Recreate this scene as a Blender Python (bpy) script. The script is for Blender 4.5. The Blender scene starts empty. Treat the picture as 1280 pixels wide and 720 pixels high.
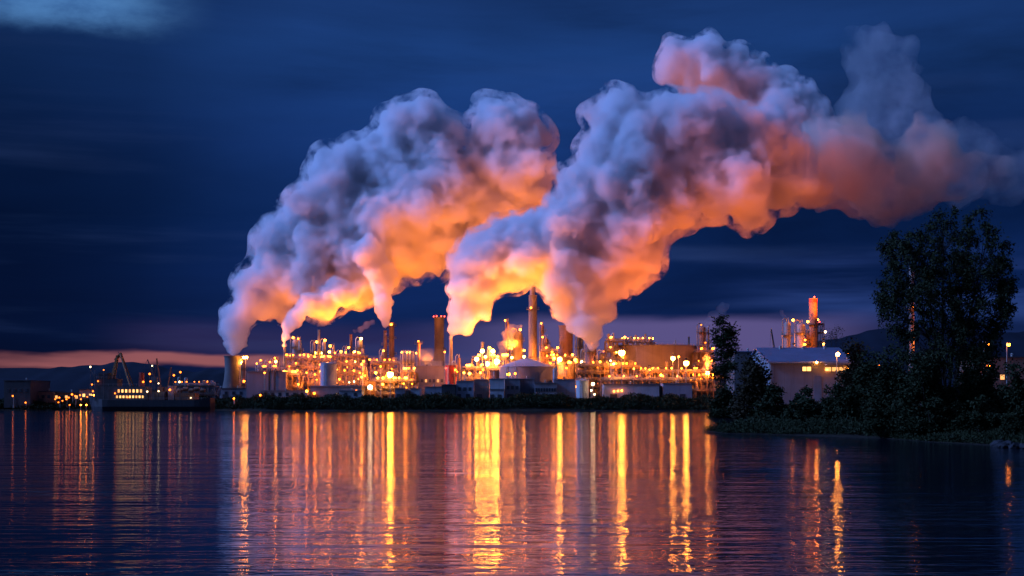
import bpy, bmesh, math, random
import numpy as np
from mathutils import Vector, Matrix, noise as mnoise
R = math.radians
random.seed(7)
C = bpy.context.scene.collection
scn = bpy.context.scene
F = 1778.0; HZ = 500.0; CH = 5.0; GZ = 4.2      # focal length (photo px), horizon row, camera height, quay level

def at(px, py, Y):
    return Vector(((px-640.0)/F*Y, Y, CH+(HZ-py)/F*Y))
def wx(px, Y): return (px-640.0)/F*Y
def wz(py, Y): return CH+(HZ-py)/F*Y

# ------------------------------------------------------------------ camera
cam_d = bpy.data.cameras.new('camera'); cam = bpy.data.objects.new('camera', cam_d); C.objects.link(cam)
cam.location = (0, 0, CH); cam.rotation_euler = (R(90), 0, 0)
cam_d.sensor_width = 36; cam_d.lens = F/1280*36
cam_d.shift_y = (HZ-360)/1280.0
cam_d.clip_start = .5; cam_d.clip_end = 40000
scn.camera = cam
scn.view_settings.view_transform = 'Standard'; scn.view_settings.look = 'None'
scn.view_settings.exposure = 0; scn.view_settings.gamma = 1
scn.render.engine = 'CYCLES'
cy = scn.cycles
cy.use_denoising = True
try: cy.denoiser = 'OPENIMAGEDENOISE'; cy.denoising_prefilter = 'ACCURATE'
except Exception: pass
cy.max_bounces = 10; cy.diffuse_bounces = 2; cy.glossy_bounces = 3; cy.transmission_bounces = 4
cy.volume_bounces = 9; cy.transparent_max_bounces = 24
cy.sample_clamp_indirect = 4.0
cy.use_light_tree = True
cy.caustics_reflective = False; cy.caustics_refractive = False

# ------------------------------------------------------------------ node helpers
class NT:
    def __init__(s, tree): s.t = tree; s.n = tree.nodes; s.l = tree.links
    def new(s, typ, **kw):
        n = s.n.new(typ)
        for k, v in kw.items(): setattr(n, k, v)
        return n
    def link(s, a, b): s.l.new(a, b)
    def val(s, x):
        n = s.n.new('ShaderNodeValue'); n.outputs[0].default_value = x; return n.outputs[0]
    def _in(s, sock, v):
        if hasattr(v, 'is_output') or isinstance(v, bpy.types.NodeSocket): s.l.new(v, sock)
        else: sock.default_value = v
    def math(s, op, a, b=0.0, c=None, clamp=False):
        n = s.n.new('ShaderNodeMath'); n.operation = op; n.use_clamp = clamp
        s._in(n.inputs[0], a); s._in(n.inputs[1], b)
        if c is not None: s._in(n.inputs[2], c)
        return n.outputs[0]
    def mix(s, f, a, b, mode='MIX'):
        n = s.n.new('ShaderNodeMix'); n.data_type = 'RGBA'; n.blend_type = mode
        s._in(n.inputs[0], f); s._in(n.inputs[6], a); s._in(n.inputs[7], b)
        return n.outputs[2]
    def smooth(s, x, a, b):
        n = s.n.new('ShaderNodeMapRange'); n.interpolation_type = 'SMOOTHSTEP'
        s._in(n.inputs[0], x); n.inputs[1].default_value = a; n.inputs[2].default_value = b
        return n.outputs[0]
    def noise(s, vec, scale, detail=3, rough=.5, dist=0.0):
        n = s.n.new('ShaderNodeTexNoise'); n.inputs['Scale'].default_value = scale
        n.inputs['Detail'].default_value = detail; n.inputs['Roughness'].default_value = rough
        n.inputs['Distortion'].default_value = dist
        if vec is not None: s.l.new(vec, n.inputs['Vector'])
        return n.outputs[0]
    def mapping(s, vec, scale=(1,1,1), loc=(0,0,0), rot=(0,0,0)):
        n = s.n.new('ShaderNodeMapping'); n.inputs['Scale'].default_value = scale
        n.inputs['Location'].default_value = loc; n.inputs['Rotation'].default_value = rot
        s.l.new(vec, n.inputs['Vector']); return n.outputs[0]
    def ramp(s, f, stops, interp='LINEAR'):
        n = s.n.new('ShaderNodeValToRGB'); cr = n.color_ramp; cr.interpolation = interp
        while len(cr.elements) < len(stops): cr.elements.new(.5)
        for e, (p, c) in zip(cr.elements, stops):
            e.position = p; e.color = (c[0], c[1], c[2], 1) if not isinstance(c, (int, float)) else (c, c, c, 1)
        s._in(n.inputs[0], f); return n.outputs[0]

def lin(r, g, b):
    f = lambda c: (c/255/12.92) if c <= 10 else ((c/255+.055)/1.055)**2.4
    return (f(r), f(g), f(b))

# ------------------------------------------------------------------ sky
def make_world():
    w = bpy.data.worlds.new('World'); scn.world = w; w.use_nodes = True
    t = NT(w.node_tree); t.n.clear()
    out = t.new('ShaderNodeOutputWorld'); bg = t.new('ShaderNodeBackground')
    t.link(bg.outputs[0], out.inputs[0])
    tc = t.new('ShaderNodeTexCoord'); d = tc.outputs['Generated']
    sep = t.new('ShaderNodeSeparateXYZ'); t.link(d, sep.inputs[0])
    x, y, z = sep.outputs
    sky = t.new('ShaderNodeTexSky', sky_type='NISHITA'); sky.sun_disc = False
    sky.sun_elevation = R(SUN_EL); sky.sun_rotation = R(SUN_ROT); sky.altitude = 50
    # elevation tangent as seen over the horizon, azimuth tangent
    hor = t.math('SQRT', t.math('ADD', t.math('MULTIPLY', x, x), t.math('MULTIPLY', y, y)))
    el = t.math('DIVIDE', z, t.math('MAXIMUM', hor, .001))
    az = t.math('ARCTAN2', x, y)
    comb = t.new('ShaderNodeCombineXYZ'); t.link(az, comb.inputs[0]); t.link(el, comb.inputs[1])
    P = comb.outputs[0]
    def band(scale, sx, sy, loc, det=4, dist=0.0, rough=.5):
        return t.noise(t.mapping(P, (sx, sy, 1), loc), scale, det, rough, dist)
    n_soft = band(3.0, 1.0, 4.0, (3.1, 1.2, 0), 4, .3)
    n_big = band(2.2, 1.0, 2.2, (0.4, 7.2, 0), 3)
    warp = t.math('MULTIPLY', t.math('SUBTRACT', n_soft, .5), .05)
    e2 = t.math('ADD', el, warp)
    base = t.ramp(t.math('MULTIPLY', e2, 2.5, clamp=True), [
        (0.0, lin(16,32,72)), (.05, lin(18,34,80)), (.11, lin(15,36,86)), (.20, lin(14,38,90)), (.32, lin(12,38,88)),
        (.45, lin(20,50,108)), (.6, lin(26,60,120)), (.75, lin(26,56,112)), (1.0, lin(34,62,116))])
    # darker to the left and far right, brighter blue in the middle left of the frame
    azr = t.ramp(t.math('ADD', t.math('MULTIPLY', az, .9), .5, clamp=True), [
        (0.0, .25), (.17, .36), (.27, .50), (.37, .92), (.46, 1.15), (.6, 1.05), (.72, .85), (.82, .8), (1.0, .7)])
    col = t.mix(1.0, base, azr, 'MULTIPLY')
    dark = t.ramp(n_big, [(.3, .62), (.55, 1.0), (.75, 1.25)])
    col = t.mix(1.0, col, dark, 'MULTIPLY')
    # faint horizontal streaks of cloud
    st = band(2.0, 1.1, 14.0, (5.3, 2.7, 0), 5, .2)
    stm = t.math('MULTIPLY', t.smooth(st, .5, .72), t.smooth(el, .30, .04))
    col = t.mix(t.math('MULTIPLY', stm, .38), col, (*lin(54,76,130), 1))
    lay = band(1.6, 1.0, 5.5, (11.3, 4.1, 0), 7, .4, .62)
    col = t.mix(1.0, col, t.ramp(lay, [(.32, .62), (.5, 1.0), (.68, 1.22)]), 'MULTIPLY')
    # pink afterglow strip near the horizon
    bn = t.noise(t.mapping(P, (2.0, 9.0, 1), (9.2, .3, 0)), 2.2, 5, .55)
    lo = t.math('ADD', el, t.math('MULTIPLY', t.math('SUBTRACT', bn, .5), .028))
    strip = t.math('MULTIPLY', t.smooth(lo, .020, .0245), t.smooth(lo, .0325, .0285))
    leftm = t.smooth(az, -.02, -.22)
    strip = t.math('MULTIPLY', strip, t.smooth(st, .30, .50)); strip = t.math('MULTIPLY', strip, t.math('ADD', t.math('MULTIPLY', leftm, .85), .10))
    col = t.mix(strip, col, (*lin(150,88,92), 1))
    # mauve bank right of centre
    s2 = t.math('MULTIPLY', t.smooth(lo, .018, .036), t.smooth(lo, .062, .050))
    m2 = t.math('MULTIPLY', t.smooth(az, -.10, .06), t.smooth(az, .28, .18))
    col = t.mix(t.math('MULTIPLY', t.math('MULTIPLY', s2, m2), .85), col, (*lin(96,86,138), 1))
    m3 = t.math('MULTIPLY', t.smooth(lo, .026, .036), t.smooth(lo, .062, .044))
    m3 = t.math('MULTIPLY', m3, t.math('MULTIPLY', t.smooth(az, -.30, -.22), t.smooth(az, .0, -.1)))
    col = t.mix(t.math('MULTIPLY', m3, .22), col, (*lin(80,62,110), 1))
    s4 = t.math('MULTIPLY', t.smooth(lo, .02, .075), t.smooth(lo, .105, .085))
    s4 = t.math('MULTIPLY', s4, t.math('MULTIPLY', t.smooth(az, .12, .24), t.smooth(st, .42, .6)))
    col = t.mix(t.math('MULTIPLY', s4, .55), col, (*lin(52,78,150), 1))
    # pale break in the cloud, upper left corner
    cn = t.noise(t.mapping(P, (1, 2.2, 1), (1.0, 4.4, 0)), 9.0, 6, .6)
    edge = t.math('ADD', el, t.math('MULTIPLY', t.math('SUBTRACT', cn, .5), .035))
    cm = t.math('MULTIPLY', t.smooth(edge, .243, .270), t.smooth(az, -.20, -.29))
    ccol = t.mix(t.smooth(cn, .35, .65), (*lin(40,80,140), 1), (*lin(78,128,186), 1))
    col = t.mix(t.math('MULTIPLY', cm, .95), col, ccol)
    # the rest of the sky overhead and behind the viewer: clear dusk sky
    behind = t.math('MAXIMUM', t.smooth(el, .36, 1.2), t.smooth(y, .35, -.2))
    dusk = t.mix(1.0, sky.outputs[0], (SKY_K*.55, SKY_K*.8, SKY_K*1.6, 1), 'MULTIPLY')
    dusk = t.mix(1.0, dusk, (.011, .023, .080, 1), 'ADD')
    col = t.mix(behind, col, dusk)
    col = t.mix(t.smooth(z, 0.0, -.02), col, (.004, .007, .02, 1))
    t.link(col, bg.inputs[0]); bg.inputs[1].default_value = 1.0
SUN_EL, SUN_ROT, SKY_K = 34.0, -97.0, .015   # cool twilight from the upper left, behind the viewer
make_world()
sd = bpy.data.lights.new('sun', 'SUN'); sd.energy = 4.0; sd.angle = R(14); sd.color = (.19, .36, 1.0)
so = bpy.data.objects.new('sun', sd); C.objects.link(so)
sdir = Vector((math.sin(R(SUN_ROT))*math.cos(R(SUN_EL)), math.cos(R(SUN_ROT))*math.cos(R(SUN_EL)), math.sin(R(SUN_EL))))
so.rotation_euler = (-sdir).to_track_quat('-Z', 'Y').to_euler()

# ------------------------------------------------------------------ object helpers
def tag(o, label=None, cat=None, group=None, kind=None):
    if label: o['label'] = label
    if cat: o['category'] = cat
    if group: o['group'] = group
    if label and not kind: kind = 'thing'
    if kind: o['kind'] = kind
    return o
def empty(name, loc=(0,0,0), label=None, cat=None, group=None, rz=0):
    o = bpy.data.objects.new(name, None); C.objects.link(o); o.location = loc; o.rotation_euler.z = rz
    o.empty_display_size = 1
    return tag(o, label, cat, group)
# ------------------------------------------------------------------ steam plumes
VEIL_D = .22
def ico_template(sub):
    bm = bmesh.new(); bmesh.ops.create_icosphere(bm, subdivisions=sub, radius=1)
    v = np.array([q.co[:] for q in bm.verts]); f = np.array([[q.index for q in fc.verts] for fc in bm.faces])
    bm.free(); return v, f
ICO1 = ico_template(2)
def steam_material(name, density, color=(.965,.965,.985), aniso=.25, fade=None):
    m = bpy.data.materials.new(name); m.use_nodes = True
    t = NT(m.node_tree); t.n.clear()
    out = t.new('ShaderNodeOutputMaterial'); v = t.new('ShaderNodeVolumePrincipled')
    v.inputs['Color'].default_value = (*color, 1); v.inputs['Anisotropy'].default_value = aniso
    v.inputs['Density'].default_value = density
    t.link(v.outputs[0], out.inputs['Volume'])
    m.cycles.homogeneous_volume = True
    return m
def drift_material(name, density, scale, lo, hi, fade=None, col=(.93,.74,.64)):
    m = bpy.data.materials.new(name); m.use_nodes = True
    t = NT(m.node_tree); t.n.clear(); out = t.new('ShaderNodeOutputMaterial'); v = t.new('ShaderNodeVolumePrincipled')
    v.inputs['Color'].default_value = (*col, 1); v.inputs['Anisotropy'].default_value = .2
    o = t.new('ShaderNodeTexCoord').outputs['Object']
    d = t.math('MULTIPLY', t.smooth(t.noise(o, scale, 4, .6), lo, hi), density)
    if fade:
        s = t.new('ShaderNodeSeparateXYZ'); t.link(o, s.inputs[0]); d = t.math('MULTIPLY', d, t.math('ADD', t.math('MULTIPLY', t.smooth(s.outputs[0], fade[1], fade[0]), 1-fade[2]), fade[2]))
    t.link(d, v.inputs['Density']); t.link(v.outputs[0], out.inputs['Volume']); return m
def plume(name, label, puffs, Y, vox, density, seed, group='steam plumes drifting from the plant', lvl=(10, 8), dy=1.0,
          disp=(1.0, .5), color=(.965,.965,.985), slant=0.0, mat=None, veil=0):
    rnd = np.random.RandomState(seed)
    S = []
    for (px, py, r) in puffs:
        rr = r/F*Y
        yy = Y + slant*(px-puffs[0][0])/F*Y + rnd.uniform(-.35, .35)*rr*dy
        p = at(px, py, Y); p.y = yy
        # keep the place in the picture by real position at that depth
        p = Vector(((px-640)/F*yy, yy, CH+(HZ-py)/F*yy))
        S.append((p.x, p.y, p.z, rr*.87))
    L = [np.array(S)]
    def children(A, n, k0, k1, off):
        out = []
        for (x, y, z, r) in A:
            for i in range(n):
                d = rnd.normal(size=3); d /= np.linalg.norm(d)
                q = r*rnd.uniform(k0, k1)
                c = np.array((x, y, z)) + d*(r*off)
                out.append((*c, q))
        return np.array(out)
    c1 = children(L[0], lvl[0], .32, .68, .76); L.append(c1)
    big = c1[c1[:, 3] > vox*2.4]
    if lvl[1] and len(big): L.append(children(big, lvl[1], .24, .50, .84))
    A = np.concatenate(L)
    vt, ft = ICO1
    V = (vt[None]*A[:, 3][:, None, None] + A[:, None, :3]).reshape(-1, 3)
    Fc = (ft[None] + (np.arange(len(A))*len(vt))[:, None, None]).reshape(-1, 3)
    me = bpy.data.meshes.new(name)
    me.vertices.add(len(V)); me.vertices.foreach_set('co', V.ravel())
    me.loops.add(len(Fc)*3); me.loops.foreach_set('vertex_index', Fc.ravel())
    me.polygons.add(len(Fc)); me.polygons.foreach_set('loop_start', np.arange(len(Fc))*3)
    me.update(calc_edges=True)
    o = bpy.data.objects.new(name, me); C.objects.link(o)
    rm = o.modifiers.new('r', 'REMESH'); rm.mode = 'VOXEL'; rm.voxel_size = vox; rm.adaptivity = 0
    if disp[0]:
        tx = bpy.data.textures.new(name+'_swirl', 'CLOUDS'); tx.noise_scale = 9*vox; tx.noise_depth = 4; tx.noise_basis = 'ORIGINAL_PERLIN'
        d = o.modifiers.new('d', 'DISPLACE'); d.texture = tx; d.texture_coords = 'GLOBAL'; d.strength = disp[0]*8*vox; d.mid_level = .5
    if disp[1]:
        tx = bpy.data.textures.new(name+'_billow', 'VORONOI'); tx.noise_scale = 5*vox; tx.distance_metric = 'DISTANCE'
        d = o.modifiers.new('d2', 'DISPLACE'); d.texture = tx; d.texture_coords = 'GLOBAL'; d.strength = -disp[1]*5*vox; d.mid_level = .3
    r2 = o.modifiers.new('r2', 'REMESH'); r2.mode = 'VOXEL'; r2.voxel_size = vox
    sm = o.modifiers.new('s', 'SMOOTH'); sm.factor = .5; sm.iterations = 1
    dg = bpy.context.evaluated_depsgraph_get(); ev = o.evaluated_get(dg)
    nm = bpy.data.meshes.new_from_object(ev)
    o.modifiers.clear(); o.data = nm; bpy.data.meshes.remove(me); nm.name = name
    nm.polygons.foreach_set('use_smooth', [True]*len(nm.polygons))
    nm.materials.clear(); nm.materials.append(mat or steam_material(name+'_vapour', density, color))
    tag(o, label, 'steam plume', group)
    # origin at the foot of the plume
    foot = Vector(L[0][0][:3]); nm.transform(Matrix.Translation(-foot)); o.location = foot
    if veil:
        v = bpy.data.objects.new('veil', nm.copy()); C.objects.link(v)
        nv = len(v.data.vertices); co = np.empty(nv*3); no = np.empty(nv*3); v.data.vertices.foreach_get('co', co); v.data.vertices.foreach_get('normal', no)
        co = co.reshape(-1, 3); no = no.reshape(-1, 3); w = np.clip(np.linalg.norm(co, axis=1)/45-.15, .06, 1)
        v.data.vertices.foreach_set('co', (co+no*(veil*w)[:, None]).ravel()); v.data.update()
        r3 = v.modifiers.new('r', 'REMESH'); r3.mode = 'VOXEL'; r3.voxel_size = vox*2.2
        dg = bpy.context.evaluated_depsgraph_get(); vm = bpy.data.meshes.new_from_object(v.evaluated_get(dg))
        old = v.data; v.modifiers.clear(); v.data = vm; bpy.data.meshes.remove(old); vm.name = 'veil'
        vm.materials.clear(); vm.materials.append(drift_material(name+'_veil', VEIL_D, .095, .46, .62, None, (.965,.965,.985))); v.parent = o
    return o
A_P = [(292,440,9),(291,430,13),(290,416,17),(294,402,21),(299,390,21),(312,374,22),(318,352,23),(332,382,22),(340,330,29),(348,358,30),(350,300,29),(358,392,12),
 (378,345,38),(370,282,30),(388,256,32),(402,300,40),(420,218,32),(432,252,42),(405,370,28),(448,300,46),(452,204,30),(480,185,32),(498,158,32),
 (530,154,32),(545,185,40),(500,225,46),(484,275,50),(532,245,50),(440,352,32),(470,335,30),(560,225,42),(520,300,40),(556,296,38),(545,318,24),(515,330,22),
 (618,162,36),(645,165,36),(612,205,42),(650,205,38),(600,248,46),(642,255,44),(598,298,38),(572,318,24),(664,238,28)]
A2_P = [(356,432,4),(357,420,7),(360,407,11),(370,395,14),(386,380,18),(410,376,20),(430,366,20)]
A3_P = [(484,416,4),(482,405,7),(480,392,11),(479,376,15),(478,356,18),(470,335,22),(460,315,22)]
B_P = [(564,424,5),(566,412,9),(570,398,13),(573,380,18),(577,358,22),(582,334,22),(588,308,20),(602,330,26),(598,362,24),(590,392,16),(582,410,12),
 (610,312,28),(640,294,30),(626,345,26),(655,322,34),(672,284,26),(692,304,34),(640,352,18),(604,388,12),(690,335,30)]
C_P = [(741,430,8),(739,418,15),(735,402,24),(712,392,18),(722,408,14),(755,392,16),(736,382,26),(728,362,28),(716,336,30),(746,345,24),(757,368,14),(750,328,24),(706,302,32),(692,352,20),(702,382,12),
 (716,270,32),(730,232,34),(746,192,30),(756,154,28),(768,132,24),(744,262,40),(772,242,44),(802,162,40),(792,204,50),(832,156,36),(802,272,42),(790,312,34),(786,344,22),(812,306,22),(778,368,12),
 (860,156,42),(892,150,34),(852,204,50),(902,196,50),(846,250,34),(880,238,34),(918,232,44),(940,262,24),(946,278,12),(753,303,20),(768,354,14),(955,180,45),(980,218,42)]
E_P = [(872,112,24),(900,120,30),(932,132,36),(965,150,44),(1000,185,46),(838,88,22),(856,76,30),(880,66,28),(876,90,34),(910,90,34),(944,106,30),(978,126,34),(1000,156,38),(960,160,34)]
D_P = [(950,235,30),(968,212,40),(985,208,42),(1018,228,40),(1052,236,34),(1085,246,30),(1050,195,40),(1015,180,38),(1106,264,10),(1100,225,30)]
G_P = [(1075,215,46),(1110,232,46),(1148,222,42),(1182,226,36),(1216,222,32),(1250,215,28),(1160,190,46),(1060,185,50),(1100,262,26)]
T_P = [(1085,64,36),(1112,74,38),(1100,112,46),(1130,125,44),(1095,150,50),(1150,165,44),(1160,205,50),(1200,225,38),(1215,195,45),(1265,215,40),(1320,210,45)]
plume('steam_plume', 'huge billowing plume rising from the squat grey cooling tower by the shore', A_P, 760, .95, .3, 1, veil=4.5)
plume('steam_plume', 'slim bright orange plume curling up from the lit refinery columns beside the big plume', A2_P, 742, .6, .5, 2, disp=(.8,.4))
plume('steam_plume', 'narrow funnel of steam rising from the twin stacks over the brightest floodlight', A3_P, 735, .6, .5, 3, disp=(.8,.4))
plume('steam_plume', 'orange bottomed plume leaning over the thin stack with the red drum at its foot', B_P, 700, .8, .32, 4, veil=3.0)
plume('steam_plume', 'lavender fronted plume swelling up from the dark towers right of the tall orange chimney', C_P, 690, .9, .3, 5, veil=4.0)
plume('steam_plume', 'pale domed top of steam drifting behind the highest part of the right plume', E_P, 780, 1.1, .22, 6, veil=4.5)
plume('steam_plume', 'dark red lower tail of steam hanging above the leafy birch', D_P, 720, 1.3, .14, 7, mat=drift_material('shade_tinted_tail', .20, .05, .26, .55, (20, 62, .15), (.955,.88,.83)))  # blue-absorbing vapour colour stands in for shade on this tail
plume('steam_plume', 'faint blurred dome of thin vapour near the upper right corner', T_P, 800, 1.6, .028, 8, mat=drift_material('thin_vapour', .03, .035, .38, .62, (60, 110, .25), (.96,.96,.98)))
plume('steam_plume', 'dim purple shred of steam trailing off to the right above the birch', G_P, 740, 1.4, .045, 9, mat=drift_material('shade_tinted_trail', .12, .04, .36, .62, (25, 95, .04)))  # default rust tint puts shade into the vapour colour
# ------------------------------------------------------------------ materials
def mat(name, col, rough=.6, metal=0.0, var=.25, scale=.35, streak=0.0, bump=.0, ribs=None, col2=None):
    m = bpy.data.materials.new(name); m.use_nodes = True; t = NT(m.node_tree)
    b = t.n['Principled BSDF']; tc = t.new('ShaderNodeTexCoord'); o = tc.outputs['Object']
    n1 = t.noise(o, scale, 5, .6); n2 = t.noise(t.mapping(o, (1, 1, .12)), scale*3, 4, .6)
    f = t.math('ADD', t.math('MULTIPLY', n1, .6), t.math('MULTIPLY', n2, .4))
    lo = tuple(c*(1-var) for c in col); hi = tuple(min(1, c*(1+var)) for c in col)
    if col2: lo = col2
    c = t.ramp(f, [(.36, lo), (.64, hi)])
    if streak:
        n3 = t.noise(t.mapping(o, (1.4, 1.4, .05)), 1.1, 4, .7)
        c = t.mix(t.math('MULTIPLY', t.smooth(n3, .52, .72), streak), c, (.10, .055, .03, 1))
    if 'leaves' in name or 'hillside' in name or 'rock' in name or 'bark' in name: b.inputs['Specular IOR Level'].default_value = .1
    t.link(c, b.inputs['Base Color']); b.inputs['Roughness'].default_value = rough; b.inputs['Metallic'].default_value = metal
    if ribs:
        w = t.new('ShaderNodeTexWave'); w.bands_direction = ribs[1]; w.inputs['Scale'].default_value = ribs[0]
        t.link(o, w.inputs['Vector']); bp = t.new('ShaderNodeBump'); bp.inputs['Strength'].default_value = .6; bp.inputs['Distance'].default_value = .15
        t.link(w.outputs['Fac'], bp.inputs['Height']); t.link(bp.outputs[0], b.inputs['Normal'])
    elif bump:
        bp = t.new('ShaderNodeBump'); bp.inputs['Strength'].default_value = bump; bp.inputs['Distance'].default_value = .3
        t.link(t.noise(o, scale*6, 4), bp.inputs['Height']); t.link(bp.outputs[0], b.inputs['Normal'])
    return m
def emis(name, col, k):
    m = bpy.data.materials.new(name); m.use_nodes = True; t = NT(m.node_tree)
    b = t.n['Principled BSDF']; b.inputs['Base Color'].default_value = (.1, .1, .1, 1)
    b.inputs['Emission Color'].default_value = (*col, 1); b.inputs['Emission Strength'].default_value = k
    return m
SOD = (1.0, .17, .006); SODY = (1.0, .23, .012); WARMW = (1.0, .66, .34); REDL = (1.0, .05, .02); DEEP = (1.0, .17, .008)
M = dict(
 steel=mat('galvanised_steel', (.34,.33,.32), .5, .3, .3, .4, .45),
 steel_dark=mat('weathered_dark_steel', (.13,.12,.12), .6, .2, .35, .4, .4),
 silver=mat('aluminium_cladding', (.34,.32,.30), .38, .5, .18, .3, .25),
 frame=mat('red_oxide_frame_paint', (.27,.19,.14), .65, .1, .35, .4, .4),
 concrete=mat('stained_concrete', (.20,.18,.17), .85, 0, .22, .12, .35, .3),
 concrete_pale=mat('pale_blue_grey_concrete', (.24,.25,.29), .85, 0, .18, .1, .3, .2),
 soot=mat('sooty_concrete', (.11,.10,.10), .85, 0, .25, .12, .35, .3),
 brick=mat('soot_brown_brick', (.25,.15,.11), .9, 0, .3, .3, .2, .3),
 rust=mat('rust_brown_plate', (.24,.12,.07), .8, .1, .4, .3, .5),
 tank=mat('tank_paint', (.26,.23,.21), .55, 0, .12, .15, .35),
 tank_blue=mat('blue_grey_tank_paint', (.30,.33,.40), .55, 0, .12, .15, .3),
 clad=mat('pale_ribbed_cladding', (.36,.38,.42), .55, .1, .14, .2, .25, ribs=(3.0,'X')),
 clad_grey=mat('grey_ribbed_cladding', (.18,.19,.23), .55, .1, .18, .2, .3, ribs=(3.0,'X')),
 white=mat('dirty_white_paint', (.48,.48,.50), .6, 0, .12, .15, .25),
 roof_blue=mat('slate_blue_roof_sheet', (.10,.14,.24), .5, .2, .2, .2, .2, ribs=(2.0,'X')),
 roof_grey=mat('grey_roof_sheet', (.18,.19,.22), .7, 0, .2, .2, .2),
 dark=mat('near_black_paint', (.045,.045,.05), .6, 0, .3, .3),
 hull=mat('black_hull_paint', (.03,.032,.04), .45, 0, .3, .2, .3),
 red=mat('faded_red_paint', (.42,.06,.04), .5, 0, .25, .3, .3),
 yellow=mat('crane_ochre_paint', (.30,.15,.05), .55, 0, .25, .3, .3),
 glass=mat('dark_window_glass', (.03,.04,.06), .12, 0, .1),
 bark=mat('birch_bark', (.10,.085,.075), .9, 0, .45, 1.5, 0, .5),
 bark_dark=mat('dark_bark', (.045,.035,.03), .9, 0, .4, 1.5, 0, .5),
 leaf=mat('dusky_green_leaves', (.024,.030,.012), .7, 0, .4, .5),
 leaf_brown=mat('brown_green_leaves', (.04,.03,.015), .7, 0, .4, .5),
 rock=mat('dark_river_rock', (.035,.035,.04), .8, 0, .4, 1.2, 0, .6),
 b_orange=emis('orange_lamp_glass', SOD, 24), b_yellow=emis('amber_lamp_glass', SODY, 46),
 b_white=emis('warm_white_lamp_glass', WARMW, 14), b_red=emis('red_warning_glass', REDL, 16),
 b_deep=emis('deep_orange_lamp_glass', DEEP, 46), b_flood=emis('floodlight_glass', (1.0,.30,.03), 170),
 b_small=emis('small_orange_lamp_glass', SOD, 6), b_smallw=emis('small_white_lamp_glass', WARMW, 5),
 win=emis('lit_window', (1.0,.50,.14), 2.2), win_dim=emis('dim_lit_window', (1.0,.42,.12), 1.6),
)

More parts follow.
